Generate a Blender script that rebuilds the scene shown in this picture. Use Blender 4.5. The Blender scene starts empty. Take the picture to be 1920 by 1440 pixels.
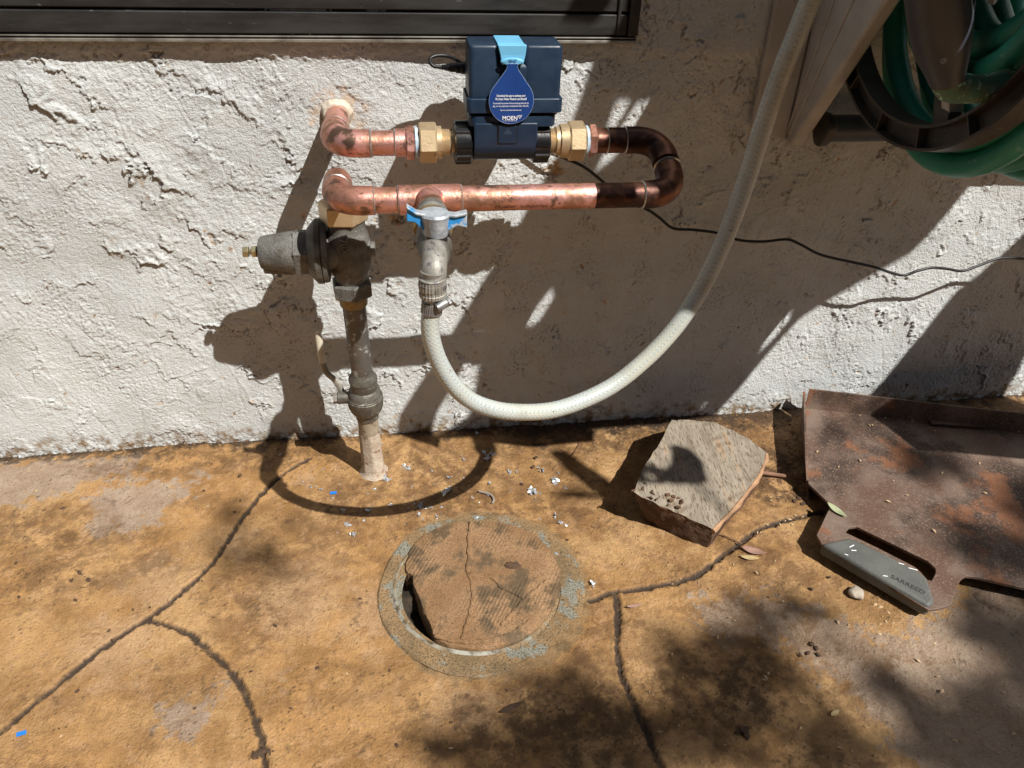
import bpy, bmesh, math, random
import numpy as np
from mathutils import Vector, Matrix
random.seed(7); RNG = np.random.default_rng(11)
SC = bpy.context.scene; C = SC.collection
# ---------------------------------------------------------------- camera
CAMP = np.array([0., -.9154, .72]); FPX = 1475.0
def cam_axes(pitch, yaw, roll):
    p, y, r = map(math.radians, (pitch, yaw, roll))
    fwd = np.array([math.sin(y)*math.cos(p), math.cos(y)*math.cos(p), -math.sin(p)])
    right = np.array([math.cos(y), -math.sin(y), 0.]); up = np.cross(right, fwd)
    return math.cos(r)*right+math.sin(r)*up, -math.sin(r)*right+math.cos(r)*up, fwd
CR, CU, CF = cam_axes(34.8, 9.09, 2.19)
cd = bpy.data.cameras.new('camera'); cam = bpy.data.objects.new('camera', cd); C.objects.link(cam)
cd.sensor_width = 36; cd.lens = FPX/1920*36; cd.clip_start = .02; cd.clip_end = 200
cam.matrix_world = Matrix(((CR[0], CU[0], -CF[0], CAMP[0]), (CR[1], CU[1], -CF[1], CAMP[1]), (CR[2], CU[2], -CF[2], CAMP[2]), (0, 0, 0, 1)))
SC.camera = cam
# ---------------------------------------------------------------- light
SUN = Vector((.87, -1, 1.68)).normalized()            # towards the sun
sl = bpy.data.lights.new('sun', 'SUN'); sl.energy = 5.0; sl.angle = math.radians(.5); sl.color = (1, .97, .90)
so = bpy.data.objects.new('sun', sl); C.objects.link(so); so.rotation_euler = SUN.to_track_quat('Z', 'Y').to_euler()
w = bpy.data.worlds.new('World'); SC.world = w; w.use_nodes = True
nt = w.node_tree; sky = nt.nodes.new('ShaderNodeTexSky'); sky.sky_type = 'NISHITA'; sky.sun_disc = False
sky.sun_elevation = math.asin(SUN.z); sky.sun_rotation = math.atan2(SUN.x, SUN.y)
nt.links.new(sky.outputs[0], nt.nodes['Background'].inputs[0]); nt.nodes['Background'].inputs[1].default_value = .05
SC.view_settings.view_transform = 'Standard'; SC.view_settings.look = 'None'; SC.view_settings.exposure = .36
# ---------------------------------------------------------------- pixel -> point helpers (a pixel of the photo cut with a real plane)
def at(px, py, ax, v):
    d = CF+(px-960)/FPX*CR-(py-720)/FPX*CU
    return CAMP+d*((v-CAMP[ax])/d[ax])
def G(px, py, z=0.): return at(px, py, 2, z)
def Y(px, py, y): return at(px, py, 1, -y)
def X(px, py, x): return at(px, py, 0, x)
# ---------------------------------------------------------------- materials
def mat(name, c1, c2=None, sc=20, rough=.6, metal=0., bump=0., bsc=200, c3=None, s3=120, t3=.62, w3=.04, det=8, lo=.35, hi=.65, rough2=None, coord='Object', c4=None, s4=8, t4=.6, w4=.1, spec=.5, aniso=None, bdet=6, c5=None, s5=7, t5=.55, w5=.05):
    m = bpy.data.materials.new(name); m.use_nodes = True; t = m.node_tree; b = t.nodes['Principled BSDF']
    L = t.links.new; tc = t.nodes.new('ShaderNodeTexCoord'); src = tc.outputs[coord]
    if aniso:
        mp = t.nodes.new('ShaderNodeMapping'); mp.inputs['Scale'].default_value = aniso; L(src, mp.inputs[0]); src = mp.outputs[0]
    b.inputs['Roughness'].default_value = rough; b.inputs['Metallic'].default_value = metal; b.inputs['Specular IOR Level'].default_value = spec
    def noise(s, d=det):
        n = t.nodes.new('ShaderNodeTexNoise'); n.inputs['Scale'].default_value = s; n.inputs['Detail'].default_value = d; n.inputs['Roughness'].default_value = .6; L(src, n.inputs['Vector']); return n.outputs[0]
    def rng(v, a, bb):
        r = t.nodes.new('ShaderNodeMapRange'); r.interpolation_type = 'SMOOTHSTEP'; r.inputs['From Min'].default_value = a; r.inputs['From Max'].default_value = bb; L(v, r.inputs[0]); return r.outputs[0]
    def mix(f, a, bb):
        x = t.nodes.new('ShaderNodeMix'); x.data_type = 'RGBA'; L(f, x.inputs[0])
        for v, k in ((a, 6), (bb, 7)):
            if isinstance(v, tuple): x.inputs[k].default_value = (*v, 1)
            else: L(v, x.inputs[k])
        return x.outputs[2]
    col = c1; n1 = None
    if c2: n1 = rng(noise(sc), lo, hi); col = mix(n1, c1, c2)
    if c4: col = mix(rng(noise(s4), t4-w4, t4+w4), col, c4)
    if c5: col = mix(rng(noise(s5, 10), t5-w5, t5+w5), col, c5)
    if c3: col = mix(rng(noise(s3, 3), t3-w3, t3+w3), col, c3)
    if isinstance(col, tuple): b.inputs['Base Color'].default_value = (*col, 1)
    else: L(col, b.inputs['Base Color'])
    if rough2 is not None and n1:
        r = t.nodes.new('ShaderNodeMapRange'); L(n1, r.inputs[0]); r.inputs['To Min'].default_value = rough; r.inputs['To Max'].default_value = rough2; L(r.outputs[0], b.inputs['Roughness'])
    if bump:
        bp = t.nodes.new('ShaderNodeBump'); bp.inputs['Strength'].default_value = 1; bp.inputs['Distance'].default_value = bump; L(noise(bsc, bdet), bp.inputs['Height']); L(bp.outputs[0], b.inputs['Normal'])
    m['col'] = 1
    return m
M = {}
M['copper'] = mat('copper', (.72, .34, .25), (.30, .16, .10), 42, .36, .8, .0005, 180, c3=(.15, .085, .06), s3=210, t3=.66, w3=.10, rough2=.55, c4=(.74, .38, .33), s4=19, t4=.52, w4=.05, c5=(.20, .12, .085), s5=34, t5=.60, w5=.04)
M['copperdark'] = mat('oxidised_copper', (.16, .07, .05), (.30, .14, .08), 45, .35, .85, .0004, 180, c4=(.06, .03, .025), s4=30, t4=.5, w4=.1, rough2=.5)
M['solder'] = mat('solder', (.62, .60, .56), (.42, .40, .37), 120, .35, .8)
M['brass'] = mat('brass', (.66, .50, .31), (.56, .42, .26), 60, .42, .6, .0002, 400, c3=(.35, .22, .10), s3=150, t3=.68)
M['brassdull'] = mat('dull_brass', (.34, .25, .12), (.2, .14, .07), 50, .5, .6, .0003, 300)
M['bronze'] = mat('grey_cast_metal', (.19, .185, .17), (.115, .11, .10), 60, .6, .3, .0011, 420, c3=(.42, .42, .4), s3=260, t3=.71, w3=.02, c4=(.10, .085, .065), s4=45, t4=.58, w4=.06)
M['valve'] = mat('weathered_bronze', (.19, .175, .15), (.11, .10, .085), 70, .5, .5, .0008, 350, c3=(.38, .42, .38), s3=120, t3=.66)
M['darkcopper'] = mat('aged_copper_pipe', (.125, .118, .11), (.165, .14, .125), 50, .5, .45, .0006, 250, c3=(.40, .45, .45), s3=120, t3=.61, w3=.07, c4=(.11, .06, .045), s4=30, t4=.66)
M['chrome'] = mat('stainless_steel', (.42, .42, .42), (.2, .2, .21), 90, .42, .7, .0003, 300)
M['zinc'] = mat('dull_zinc', (.36, .345, .31), (.25, .235, .21), 110, .52, .35, .0004, 400, c3=(.12, .11, .13), s3=140, t3=.62)
M['boltbrass'] = mat('yellow_zinc_bolt', (.5, .44, .26), (.34, .29, .17), 120, .35, .8)
M['navy'] = mat('navy_plastic', (.008, .022, .048), (.012, .030, .060), 30, .36, 0, .00012, 260, c3=(.035, .06, .10), s3=220, t3=.71, w3=.03, rough2=.5)
M['black'] = mat('black_plastic', (.008, .008, .009), (.014, .014, .015), 40, .28, 0, .0002, 200)
M['cord'] = mat('black_rubber', (.008, .008, .009), None, 40, .45)
M['ptfe'] = mat('thread_sealant', (.30, .46, .62), (.55, .6, .62), 260, .5)
M['ltblue'] = mat('light_blue_plastic', (.14, .43, .68), (.17, .48, .72), 30, .35)
M['tag'] = mat('blue_glossy_card', (.010, .045, .20), (.014, .055, .23), 30, .25)
M['tagedge'] = mat('pale_card_edge', (.25, .35, .55), None, 30, .4)
M['white'] = mat('white_print', (.9, .92, .95), None, 30, .5)
M['faint'] = mat('faint_mark', (.06, .10, .15), None, 30, .5)
M['pipemark'] = mat('dark_pipe_ink', (.12, .055, .04), None, 30, .5, .5)
M['bluepaint'] = mat('worn_blue_paint', (.02, .24, .60), (.03, .28, .66), 60, .5, 0, .0004, 300, c4=(.40, .45, .52), s4=70, t4=.58, w4=.03)
M['greypaint'] = mat('bare_grey_casting', (.50, .54, .58), (.34, .37, .42), 90, .5, .3, .0008, 300, c4=(.06, .28, .58), s4=60, t4=.60, w4=.03)
M['caulk'] = mat('caulk', (.60, .54, .46), (.50, .41, .31), 60, .8, 0, .0012, 160, c3=(.3, .2, .12), s3=90, t3=.66)
M['plaster'] = mat('plastered_pipe', (.55, .47, .38), (.40, .31, .23), 60, .85, 0, .0015, 260, c3=(.24, .13, .09), s3=70, t3=.62)
M['pvc'] = mat('tan_painted_pipe', (.36, .30, .22), (.27, .21, .15), 50, .6, 0, .0006, 200, c3=(.16, .10, .07), s3=80, t3=.6)
M['lever'] = mat('cream_vinyl', (.66, .62, .50), (.58, .53, .42), 50, .45)
M['leversteel'] = mat('lever_steel', (.36, .33, .29), (.26, .24, .2), 60, .5, .5, .0004, 200)
M['beige'] = mat('beige_plastic', (.47, .45, .42), (.40, .375, .345), 25, .5, 0, .0004, 160, c3=(.12, .10, .08), s3=210, t3=.72)
M['brown'] = mat('brown_plastic', (.060, .050, .040), (.035, .030, .026), 30, .42, 0, .0003, 200, c3=(.13, .11, .09), s3=120, t3=.7)
M['dkslate'] = mat('dark_slate_plastic', (.035, .04, .058), (.05, .054, .07), 24, .4, 0, .0002, 200)
M['green'] = mat('green_vinyl', (.016, .21, .145), (.03, .27, .20), 18, .42, 0, .0003, 260, c3=(.10, .33, .25), s3=90, t3=.68)
M['greenworn'] = mat('worn_green_fitting', (.06, .17, .12), (.12, .14, .07), 60, .6, 0, .0008, 200, c3=(.3, .55, .48), s3=120, t3=.6)
M['frame'] = mat('dark_bronze_aluminium', (.028, .026, .025), (.045, .043, .042), 9, .42, .3, .00012, 500, c3=(.14, .14, .14), s3=60, t3=.70, w3=.05, aniso=(1, 3, 5), rough2=.6)
M['frameedge'] = mat('pale_frame_edge', (.36, .34, .30), (.16, .14, .12), 30, .4, .4, aniso=(1, 1, 1))
M['glass'] = mat('dark_window_glass', (.02, .022, .025), None, 9, .05)
M['rust'] = mat('rusty_steel', (.125, .070, .048), (.20, .145, .115), 16, .58, .25, .0005, 380, c3=(.30, .20, .155), s3=520, t3=.62, w3=.09, c4=(.060, .038, .028), s4=10, t4=.52, w4=.08, rough2=.75, c5=(.23, .095, .045), s5=13, t5=.60, w5=.05)
M['grip'] = mat('grey_rubber_grip', (.085, .088, .082), (.12, .122, .112), 30, .6, 0, .0005, 400, c3=(.5, .5, .48), s3=70, t3=.76, w3=.015)
M['gripdark'] = mat('stamped_dark', (.03, .03, .03), None, 30, .7)
M['wood'] = mat('weathered_wood', (.21, .175, .135), (.31, .265, .21), 14, .85, 0, .0016, 60, c3=(.12, .085, .055), s3=90, t3=.58, w3=.07, aniso=(5.5, 1.1, 1), bdet=10, c4=(.30, .20, .12), s4=14, t4=.62, w4=.08)
M['bark'] = mat('split_dark_wood', (.075, .038, .022), (.14, .075, .042), 30, .9, 0, .005, 120, bdet=12)
M['splint'] = mat('pale_splintered_wood', (.45, .27, .15), (.33, .18, .10), 50, .85, 0, .002, 120, aniso=(1, 1, 4))
M['lid'] = mat('stained_cement', (.23, .122, .052), (.35, .205, .105), 16, .75, 0, .0016, 160, c3=(.10, .065, .035), s3=700, t3=.57, w3=.08, c4=(.11, .072, .036), s4=30, t4=.56, w4=.07, bdet=10)
def ribs(m, rot, freq, dist, amt):
    t = m.node_tree; L = t.links.new; b = t.nodes['Principled BSDF']; tc = t.nodes.new('ShaderNodeTexCoord'); mp = t.nodes.new('ShaderNodeMapping'); mp.inputs['Rotation'].default_value = (0, 0, rot); L(tc.outputs['Object'], mp.inputs[0])
    wv = t.nodes.new('ShaderNodeTexWave'); wv.inputs['Scale'].default_value = freq; wv.inputs['Distortion'].default_value = 2.5; wv.inputs['Detail'].default_value = 4; wv.inputs['Detail Scale'].default_value = 2; L(mp.outputs[0], wv.inputs[0])
    n = t.nodes.new('ShaderNodeTexNoise'); n.inputs['Scale'].default_value = 14; L(tc.outputs['Object'], n.inputs['Vector']); r = t.nodes.new('ShaderNodeMapRange'); L(n.outputs[0], r.inputs[0]); r.inputs['From Min'].default_value = .51; r.inputs['From Max'].default_value = .62
    mm = t.nodes.new('ShaderNodeMath'); mm.operation = 'MULTIPLY'; L(wv.outputs[1], mm.inputs[0]); L(r.outputs[0], mm.inputs[1]); m2 = t.nodes.new('ShaderNodeMath'); m2.operation = 'MULTIPLY'; L(mm.outputs[0], m2.inputs[0]); m2.inputs[1].default_value = amt
    src = b.inputs['Base Color'].links[0].from_socket; x = t.nodes.new('ShaderNodeMix'); x.data_type = 'RGBA'; L(m2.outputs[0], x.inputs[0]); L(src, x.inputs[6]); x.inputs[7].default_value = (.09, .055, .028, 1); L(x.outputs[2], b.inputs['Base Color'])
    bp = t.nodes.new('ShaderNodeBump'); bp.inputs['Distance'].default_value = dist; bp.invert = True; L(mm.outputs[0], bp.inputs['Height']); L(b.inputs['Normal'].links[0].from_socket, bp.inputs['Normal']); L(bp.outputs[0], b.inputs['Normal'])
ribs(M['lid'], .5, 75, .0004, .38)
M['mortar'] = mat('grey_green_mortar', (.19, .125, .060), (.31, .195, .095), 22, .7, 0, .0016, 200, c3=(.06, .045, .025), s3=650, t3=.56, w3=.08, c4=(.235, .225, .185), s4=26, t4=.55, w4=.025, bdet=10)
M['rim'] = mat('pale_rim', (.33, .32, .27), (.20, .145, .08), 14, .65, 0, .001, 150, c3=(.09, .06, .03), s3=45, t3=.54, w3=.08, lo=.44, hi=.54)
M['hole'] = mat('dark_earth', (.02, .015, .01), (.05, .035, .02), 60, .95, 0, .004, 60)
M['flake'] = mat('silver_paint_flake', (.60, .62, .65), (.26, .28, .31), 300, .35, .35)
M['seed'] = mat('tan_husk', (.55, .40, .24), (.42, .27, .15), 200, .7)
M['grit'] = mat('dark_grit', (.05, .03, .018), (.10, .05, .025), 120, .85)
M['leafg'] = mat('pale_green_leaf', (.38, .40, .25), (.30, .33, .19), 60, .55)
M['leafy'] = mat('yellow_dry_leaf', (.62, .47, .24), (.5, .36, .17), 60, .6)
M['leafp'] = mat('mauve_dry_leaf', (.36, .22, .17), (.27, .15, .12), 60, .5)
M['twig'] = mat('brown_twig', (.25, .13, .08), (.16, .085, .05), 80, .8, 0, .001, 200)
M['wire'] = mat('grey_wire', (.28, .24, .2), None, 80, .6)
M['stone'] = mat('pale_stone', (.46, .40, .33), (.36, .30, .24), 60, .85, 0, .003, 120)
M['bluechip'] = mat('blue_tape_scrap', (.01, .17, .6), None, 60, .5)
M['leaf'] = mat('tree_leaf', (.05, .09, .03), (.08, .12, .04), 8, .5)
M['treebark'] = mat('tree_bark', (.12, .09, .07), (.07, .05, .04), 8, .9)
M['timber'] = mat('brown_painted_timber', (.14, .10, .07), (.10, .07, .05), 20, .7)
# ---------------------------------------------------------------- object helpers
def link(o, parent=None, origin=None):
    C.objects.link(o)
    if parent is not None: o.parent = parent
    return o
ORG = {}
def thing(name, label, cat, loc, group=None):
    o = bpy.data.objects.new(name, None); o.empty_display_size = .02; C.objects.link(o); o.location = Vector(loc); ORG[o.name] = Vector(loc)
    o['label'] = label; o['category'] = cat
    if group: o['group'] = group
    return o
def tag(o, label=None, cat=None, group=None, kind=None):
    if label: o['label'] = label
    if cat: o['category'] = cat
    if group: o['group'] = group
    if kind: o['kind'] = kind
    return o
def obj(name, V, F, m, parent=None, smooth=True, uv=None, loc=None, bevel=None, angle=35):
    """world-space verts; top-level meshes get their origin at loc or the mean of the verts"""
    V = np.array(V, float)
    if parent is not None: o0 = np.array(ORG[parent.name])
    else: o0 = np.array(loc) if loc is not None else np.array([V[:, 0].mean(), V[:, 1].mean(), V[:, 2].min()])
    me = bpy.data.meshes.new(name); me.from_pydata((V-o0).tolist(), [], [list(map(int, f)) for f in F])
    if uv is not None:
        l = me.uv_layers.new(name='UVMap'); l.data.foreach_set('uv', np.array(uv, 'f').ravel())
    bm = bmesh.new(); bm.from_mesh(me)
    if uv is None: bmesh.ops.remove_doubles(bm, verts=bm.verts, dist=1e-6)
    bmesh.ops.recalc_face_normals(bm, faces=bm.faces); bm.to_mesh(me); bm.free()
    for mm in (m if isinstance(m, list) else [m]): me.materials.append(mm)
    if smooth:
        me.polygons.foreach_set('use_smooth', [True]*len(me.polygons)); me.update()
        me.set_sharp_from_angle(angle=math.radians(angle))
    o = bpy.data.objects.new(name, me); C.objects.link(o); o.parent = parent
    ORG[o.name] = Vector(o0)
    if parent is None: o.location = Vector(o0)
    if bevel:
        b = o.modifiers.new('b', 'BEVEL'); b.width = bevel; b.segments = 3; b.limit_method = 'ANGLE'; b.angle_limit = math.radians(40)
        b.harden_normals = False
    return o
class MB:
    def __init__(s): s.V = []; s.F = []
    def add(s, V, F):
        n = len(s.V); s.V += [tuple(v) for v in V]; s.F += [[i+n for i in f] for f in F]; return s
    def out(s, name, m, parent=None, **k): return obj(name, s.V, s.F, m, parent, **k)
def frame_for(d):
    d = np.array(d, float); d /= np.linalg.norm(d); a = np.array([0, 0, 1.]) if abs(d[2]) < .9 else np.array([1., 0, 0])
    u = np.cross(a, d); u /= np.linalg.norm(u); return u, np.cross(d, u), d
def ring_mesh(rings, closed=False, caps=True):
    n = len(rings[0]); V = [p for r in rings for p in r]; F = []
    for i in range(len(rings)-(0 if closed else 1)):
        j = (i+1) % len(rings)
        for k in range(n): F.append([i*n+k, i*n+(k+1) % n, j*n+(k+1) % n, j*n+k])
    if caps and not closed: F += [list(range(n))[::-1], [(len(rings)-1)*n+k for k in range(n)]]
    return V, F
def lathe(a, b, prof, n=40, phase=0, caps=True, lobes=None, sq=None):
    """prof: list of (t along a->b in metres from a, radius)"""
    a = np.array(a, float); b = np.array(b, float); u, v, d = frame_for(b-a); R = []
    for t, r in prof:
        R.append([a+d*t+u*r*(lobes(th) if lobes else 1)*math.cos(th)+v*r*(lobes(th) if lobes else 1)*math.sin(th)*(sq or 1) for th in [phase+2*math.pi*k/n for k in range(n)]])
    return ring_mesh(R, caps=caps)
def cyl(a, b, r, n=36, r2=None, ch=0):
    L_ = np.linalg.norm(np.array(b)-np.array(a)); r2 = r if r2 is None else r2
    prof = [(0, r-ch), (ch, r), (L_-ch, r2), (L_, r2-ch)] if ch else [(0, r), (L_, r2)]
    return lathe(a, b, prof, n)
def hexn(a, b, r, ch=.0012, phase=0, n=6):
    """hex nut with chamfered corners"""
    a = np.array(a, float); b = np.array(b, float); L_ = np.linalg.norm(b-a)
    return lathe(a, b, [(0, r*.93), (ch, r), (L_-ch, r), (L_, r*.93)], n, phase)
def spline(P, k=12):
    P = [np.array(p, float) for p in P]; Q = [2*P[0]-P[1]]+P+[2*P[-1]-P[-2]]; out = []
    for i in range(1, len(Q)-2):
        for j in range(k):
            t = j/k; p0, p1, p2, p3 = Q[i-1:i+3]
            out.append(.5*((2*p1)+(p2-p0)*t+(2*p0-5*p1+4*p2-p3)*t*t+(3*p1-p0-3*p2+p3)*t**3))
    out.append(P[-1]); return out
def sweep(path, r, n=20, caps=True):
    """r: number or function of s in 0..1; returns V, F, uv (u metres along, v around)"""
    path = [np.array(p, float) for p in path]; N = len(path); T = []
    for i in range(N):
        d = path[min(i+1, N-1)]-path[max(i-1, 0)]; T.append(d/np.linalg.norm(d))
    u, v, _ = frame_for(T[0]); rings = []; ss = [0]
    for i in range(1, N): ss.append(ss[-1]+np.linalg.norm(path[i]-path[i-1]))
    for i in range(N):
        u = u-T[i]*np.dot(u, T[i]); u /= np.linalg.norm(u); v = np.cross(T[i], u); rr = r(ss[i]/ss[-1]) if callable(r) else r
        rings.append([path[i]+rr*(u*math.cos(2*math.pi*k/n)+v*math.sin(2*math.pi*k/n)) for k in range(n)])
    V, F = ring_mesh(rings, caps=caps); uv = []
    for i in range(N-1):
        for k in range(n): uv += [(ss[i], k/n), (ss[i], (k+1)/n), (ss[i+1], (k+1)/n), (ss[i+1], k/n)]
    if caps: uv += [(0, 0)]*n+[(0, 0)]*n
    return V, F, uv
def box(c, s, rot=None):
    V = [np.array([x*s[0]/2, y*s[1]/2, z*s[2]/2]) for x in (-1, 1) for y in (-1, 1) for z in (-1, 1)]
    if rot is not None: V = [np.array(rot) @ v for v in V]
    return [np.array(c)+v for v in V], [[0, 1, 3, 2], [4, 6, 7, 5], [0, 4, 5, 1], [2, 3, 7, 6], [0, 2, 6, 4], [1, 5, 7, 3]]
def prism(outer, vec, holes=()):
    """polygon (3-D points, planar) with holes, extruded by vec"""
    bm = bmesh.new(); loops = [list(outer)]+[list(h) for h in holes]; edges = []
    for lp in loops:
        vs = [bm.verts.new(Vector(tuple(map(float, p)))) for p in lp]
        edges += [bm.edges.new((vs[i], vs[(i+1) % len(vs)])) for i in range(len(vs))]
    bmesh.ops.triangle_fill(bm, edges=edges, use_beauty=True, use_dissolve=False)
    bmesh.ops.dissolve_limit(bm, angle_limit=.01, verts=bm.verts, edges=bm.edges)
    r = bmesh.ops.extrude_face_region(bm, geom=list(bm.faces))
    # keep the base cap too
    vs = [g for g in r['geom'] if isinstance(g, bmesh.types.BMVert)]
    bmesh.ops.translate(bm, verts=vs, vec=Vector(tuple(map(float, vec))))
    bm.verts.index_update(); V = [tuple(v.co) for v in bm.verts]; F = [[v.index for v in f.verts] for f in bm.faces]; bm.free(); return V, F
def text_mesh(name, s, size, origin, xdir, ydir, m, parent, extrude=.0001, bold=0., align='CENTER', width=None):
    cu = bpy.data.curves.new(name, 'FONT'); cu.body = s; cu.size = size; cu.align_x = align; cu.align_y = 'CENTER'; cu.extrude = extrude; cu.offset = bold; cu.resolution_u = 3
    o = bpy.data.objects.new(name, cu); C.objects.link(o); bpy.context.view_layer.update()
    me = bpy.data.meshes.new_from_object(o.evaluated_get(bpy.context.evaluated_depsgraph_get())); bpy.data.objects.remove(o)
    me.materials.clear(); me.materials.append(m); me.name = name
    co = np.empty(len(me.vertices)*3, 'f'); me.vertices.foreach_get('co', co); co = co.reshape(-1, 3)
    if width: co[:, 0] *= width/max(1e-6, co[:, 0].max()-co[:, 0].min())
    x = np.array(xdir, float); x /= np.linalg.norm(x); y = np.array(ydir, float); y -= x*np.dot(x, y); y /= np.linalg.norm(y); z = np.cross(x, y)
    wv = np.array(origin)+co[:, :1]*x+co[:, 1:2]*y+co[:, 2:3]*z-np.array(ORG[parent.name])
    me.vertices.foreach_set('co', wv.astype('f').ravel()); me.update()
    o = bpy.data.objects.new(name, me); C.objects.link(o); o.parent = parent; ORG[o.name] = ORG[parent.name]; return o
# ---------------------------------------------------------------- numpy noise
def fnoise(shape, cell, lo, hi, beta=1.2, seed=0, stretch=(1, 1)):
    """band-limited fractal noise, wavelengths lo..hi metres, unit variance. shape (ny,nx)"""
    g = np.random.default_rng(seed); n = g.standard_normal(shape); f = np.fft.rfft2(n)
    ky = np.fft.fftfreq(shape[0], cell)[:, None]*stretch[1]; kx = np.fft.rfftfreq(shape[1], cell)[None, :]*stretch[0]
    k = np.sqrt(kx**2+ky**2)+1e-9; a = k**(-beta)*np.exp(-(k*lo)**2)*(1-np.exp(-(k*hi)**2)); r = np.fft.irfft2(f*a, s=shape); return r/r.std()
def sstep(a, b, x):
    t = np.clip((x-a)/(b-a), 0, 1); return t*t*(3-2*t)
def grid_mesh(name, xs, ys, H, axis, m, attr=None):
    """axis 'y': wall (x,z) with height along -y ; axis 'z': ground"""
    nx, ny = len(xs), len(ys); XX, YY = np.meshgrid(xs, ys)
    co = np.empty((ny, nx, 3), 'f')
    if axis == 'y': co[..., 0] = XX; co[..., 2] = YY; co[..., 1] = -H
    else: co[..., 0] = XX; co[..., 1] = YY; co[..., 2] = H
    i = np.arange((ny-1)*(nx-1)); r = i//(nx-1); c = i % (nx-1); a = r*nx+c
    q = np.stack([a, a+1, a+nx+1, a+nx], 1).astype('i')
    me = bpy.data.meshes.new(name); me.vertices.add(nx*ny); me.vertices.foreach_set('co', co.ravel()); me.loops.add(q.size); me.loops.foreach_set('vertex_index', q.ravel())
    me.polygons.add(len(q)); me.polygons.foreach_set('loop_start', np.arange(0, q.size, 4, dtype='i')); me.polygons.foreach_set('loop_total', np.full(len(q), 4, 'i'))
    me.polygons.foreach_set('use_smooth', np.ones(len(q), bool)); me.update(calc_edges=True); me.validate()
    if attr is not None:
        A = me.color_attributes.new('stain', 'FLOAT_COLOR', 'POINT'); A.data.foreach_set('color', attr.astype('f').ravel())
    me.materials.append(m); o = bpy.data.objects.new(name, me); C.objects.link(o); return o
def segdist(Xg, Yg, pts):
    D = np.full(Xg.shape, 9.); S = np.zeros(Xg.shape)
    for (x0, y0), (x1, y1) in zip(pts[:-1], pts[1:]):
        dx, dy = x1-x0, y1-y0; t = np.clip(((Xg-x0)*dx+(Yg-y0)*dy)/(dx*dx+dy*dy+1e-12), 0, 1); d = np.hypot(Xg-x0-t*dx, Yg-y0-t*dy); D = np.minimum(D, d)
    return D
def inpoly(Xg, Yg, P):
    r = np.zeros(Xg.shape, bool); n = len(P)
    for i in range(n):
        x0, y0 = P[i]; x1, y1 = P[(i+1) % n]
        c = ((y0 > Yg) != (y1 > Yg)) & (Xg < (x1-x0)*(Yg-y0)/(y1-y0+1e-12)+x0); r ^= c
    return r
def polymask(Xg, Yg, P, soft, nz, amp):
    d = segdist(Xg, Yg, P+[P[0]]); s = np.where(inpoly(Xg, Yg, P), d, -d); return sstep(-soft, soft, s+nz*amp)
# ================================================================ THE WALL
cell = .0012; wx = np.arange(-.75, 1.26, cell); wz = np.arange(-.012, .62, cell); shp = (len(wz), len(wx)); WX, WZ = np.meshgrid(wx, wz)
n_a = fnoise(shp, cell, .004, .05, 1.3, 1); n_b = fnoise(shp, cell, .004, .05, 1.3, 2); n_f = fnoise(shp, cell, .0017, .012, .6, 3, (1, 1)); n_l = fnoise(shp, cell, .05, .5, 1.5, 4)
n_c = fnoise(shp, cell, .002, .02, .9, 5)
H = .0012*n_l
g = np.random.default_rng(5); base = H.copy()
Wxw = WX+.0045*n_a; Wzw = WZ+.0045*n_b
for k in range(1300):
    cx = g.uniform(-.78, 1.28); cz = g.uniform(-.03, .64); dens = .5+.5*math.sin(cx*7+cz*9)
    th = g.choice([g.normal(-1.75, .45), g.normal(-2.5, .5), g.normal(-.9, .5), g.uniform(-3.14, 3.14)])
    l = g.uniform(.015, .085); wd = g.uniform(.006, .05); t = g.uniform(.0006, .0030)*(.5+.6*dens)
    R_ = l+wd; i0, i1 = np.searchsorted(wx, [cx-R_, cx+R_]); j0, j1 = np.searchsorted(wz, [cz-R_, cz+R_])
    if i1-i0 < 3 or j1-j0 < 3: continue
    sl_ = (slice(j0, j1), slice(i0, i1)); du = (Wxw[sl_]-cx)*math.cos(th)+(Wzw[sl_]-cz)*math.sin(th); dv = -(Wxw[sl_]-cx)*math.sin(th)+(Wzw[sl_]-cz)*math.cos(th)
    dv = dv+du*du*g.uniform(-6, 6)
    uu = du/l; side = sstep(wd, wd*.35, np.abs(dv)); prof = np.clip(uu, 0, 1)**1.5*(uu <= 1)*side
    ins = side*((uu > -.25) & (uu <= 1)); tgt = base[sl_]*.55+H[sl_]*.45+t*np.clip(uu, 0, 1)**1.9*1.3
    edge = sstep(-.25, .25, uu); H[sl_] = H[sl_]*(1-ins*edge)+tgt*ins*edge
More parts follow.
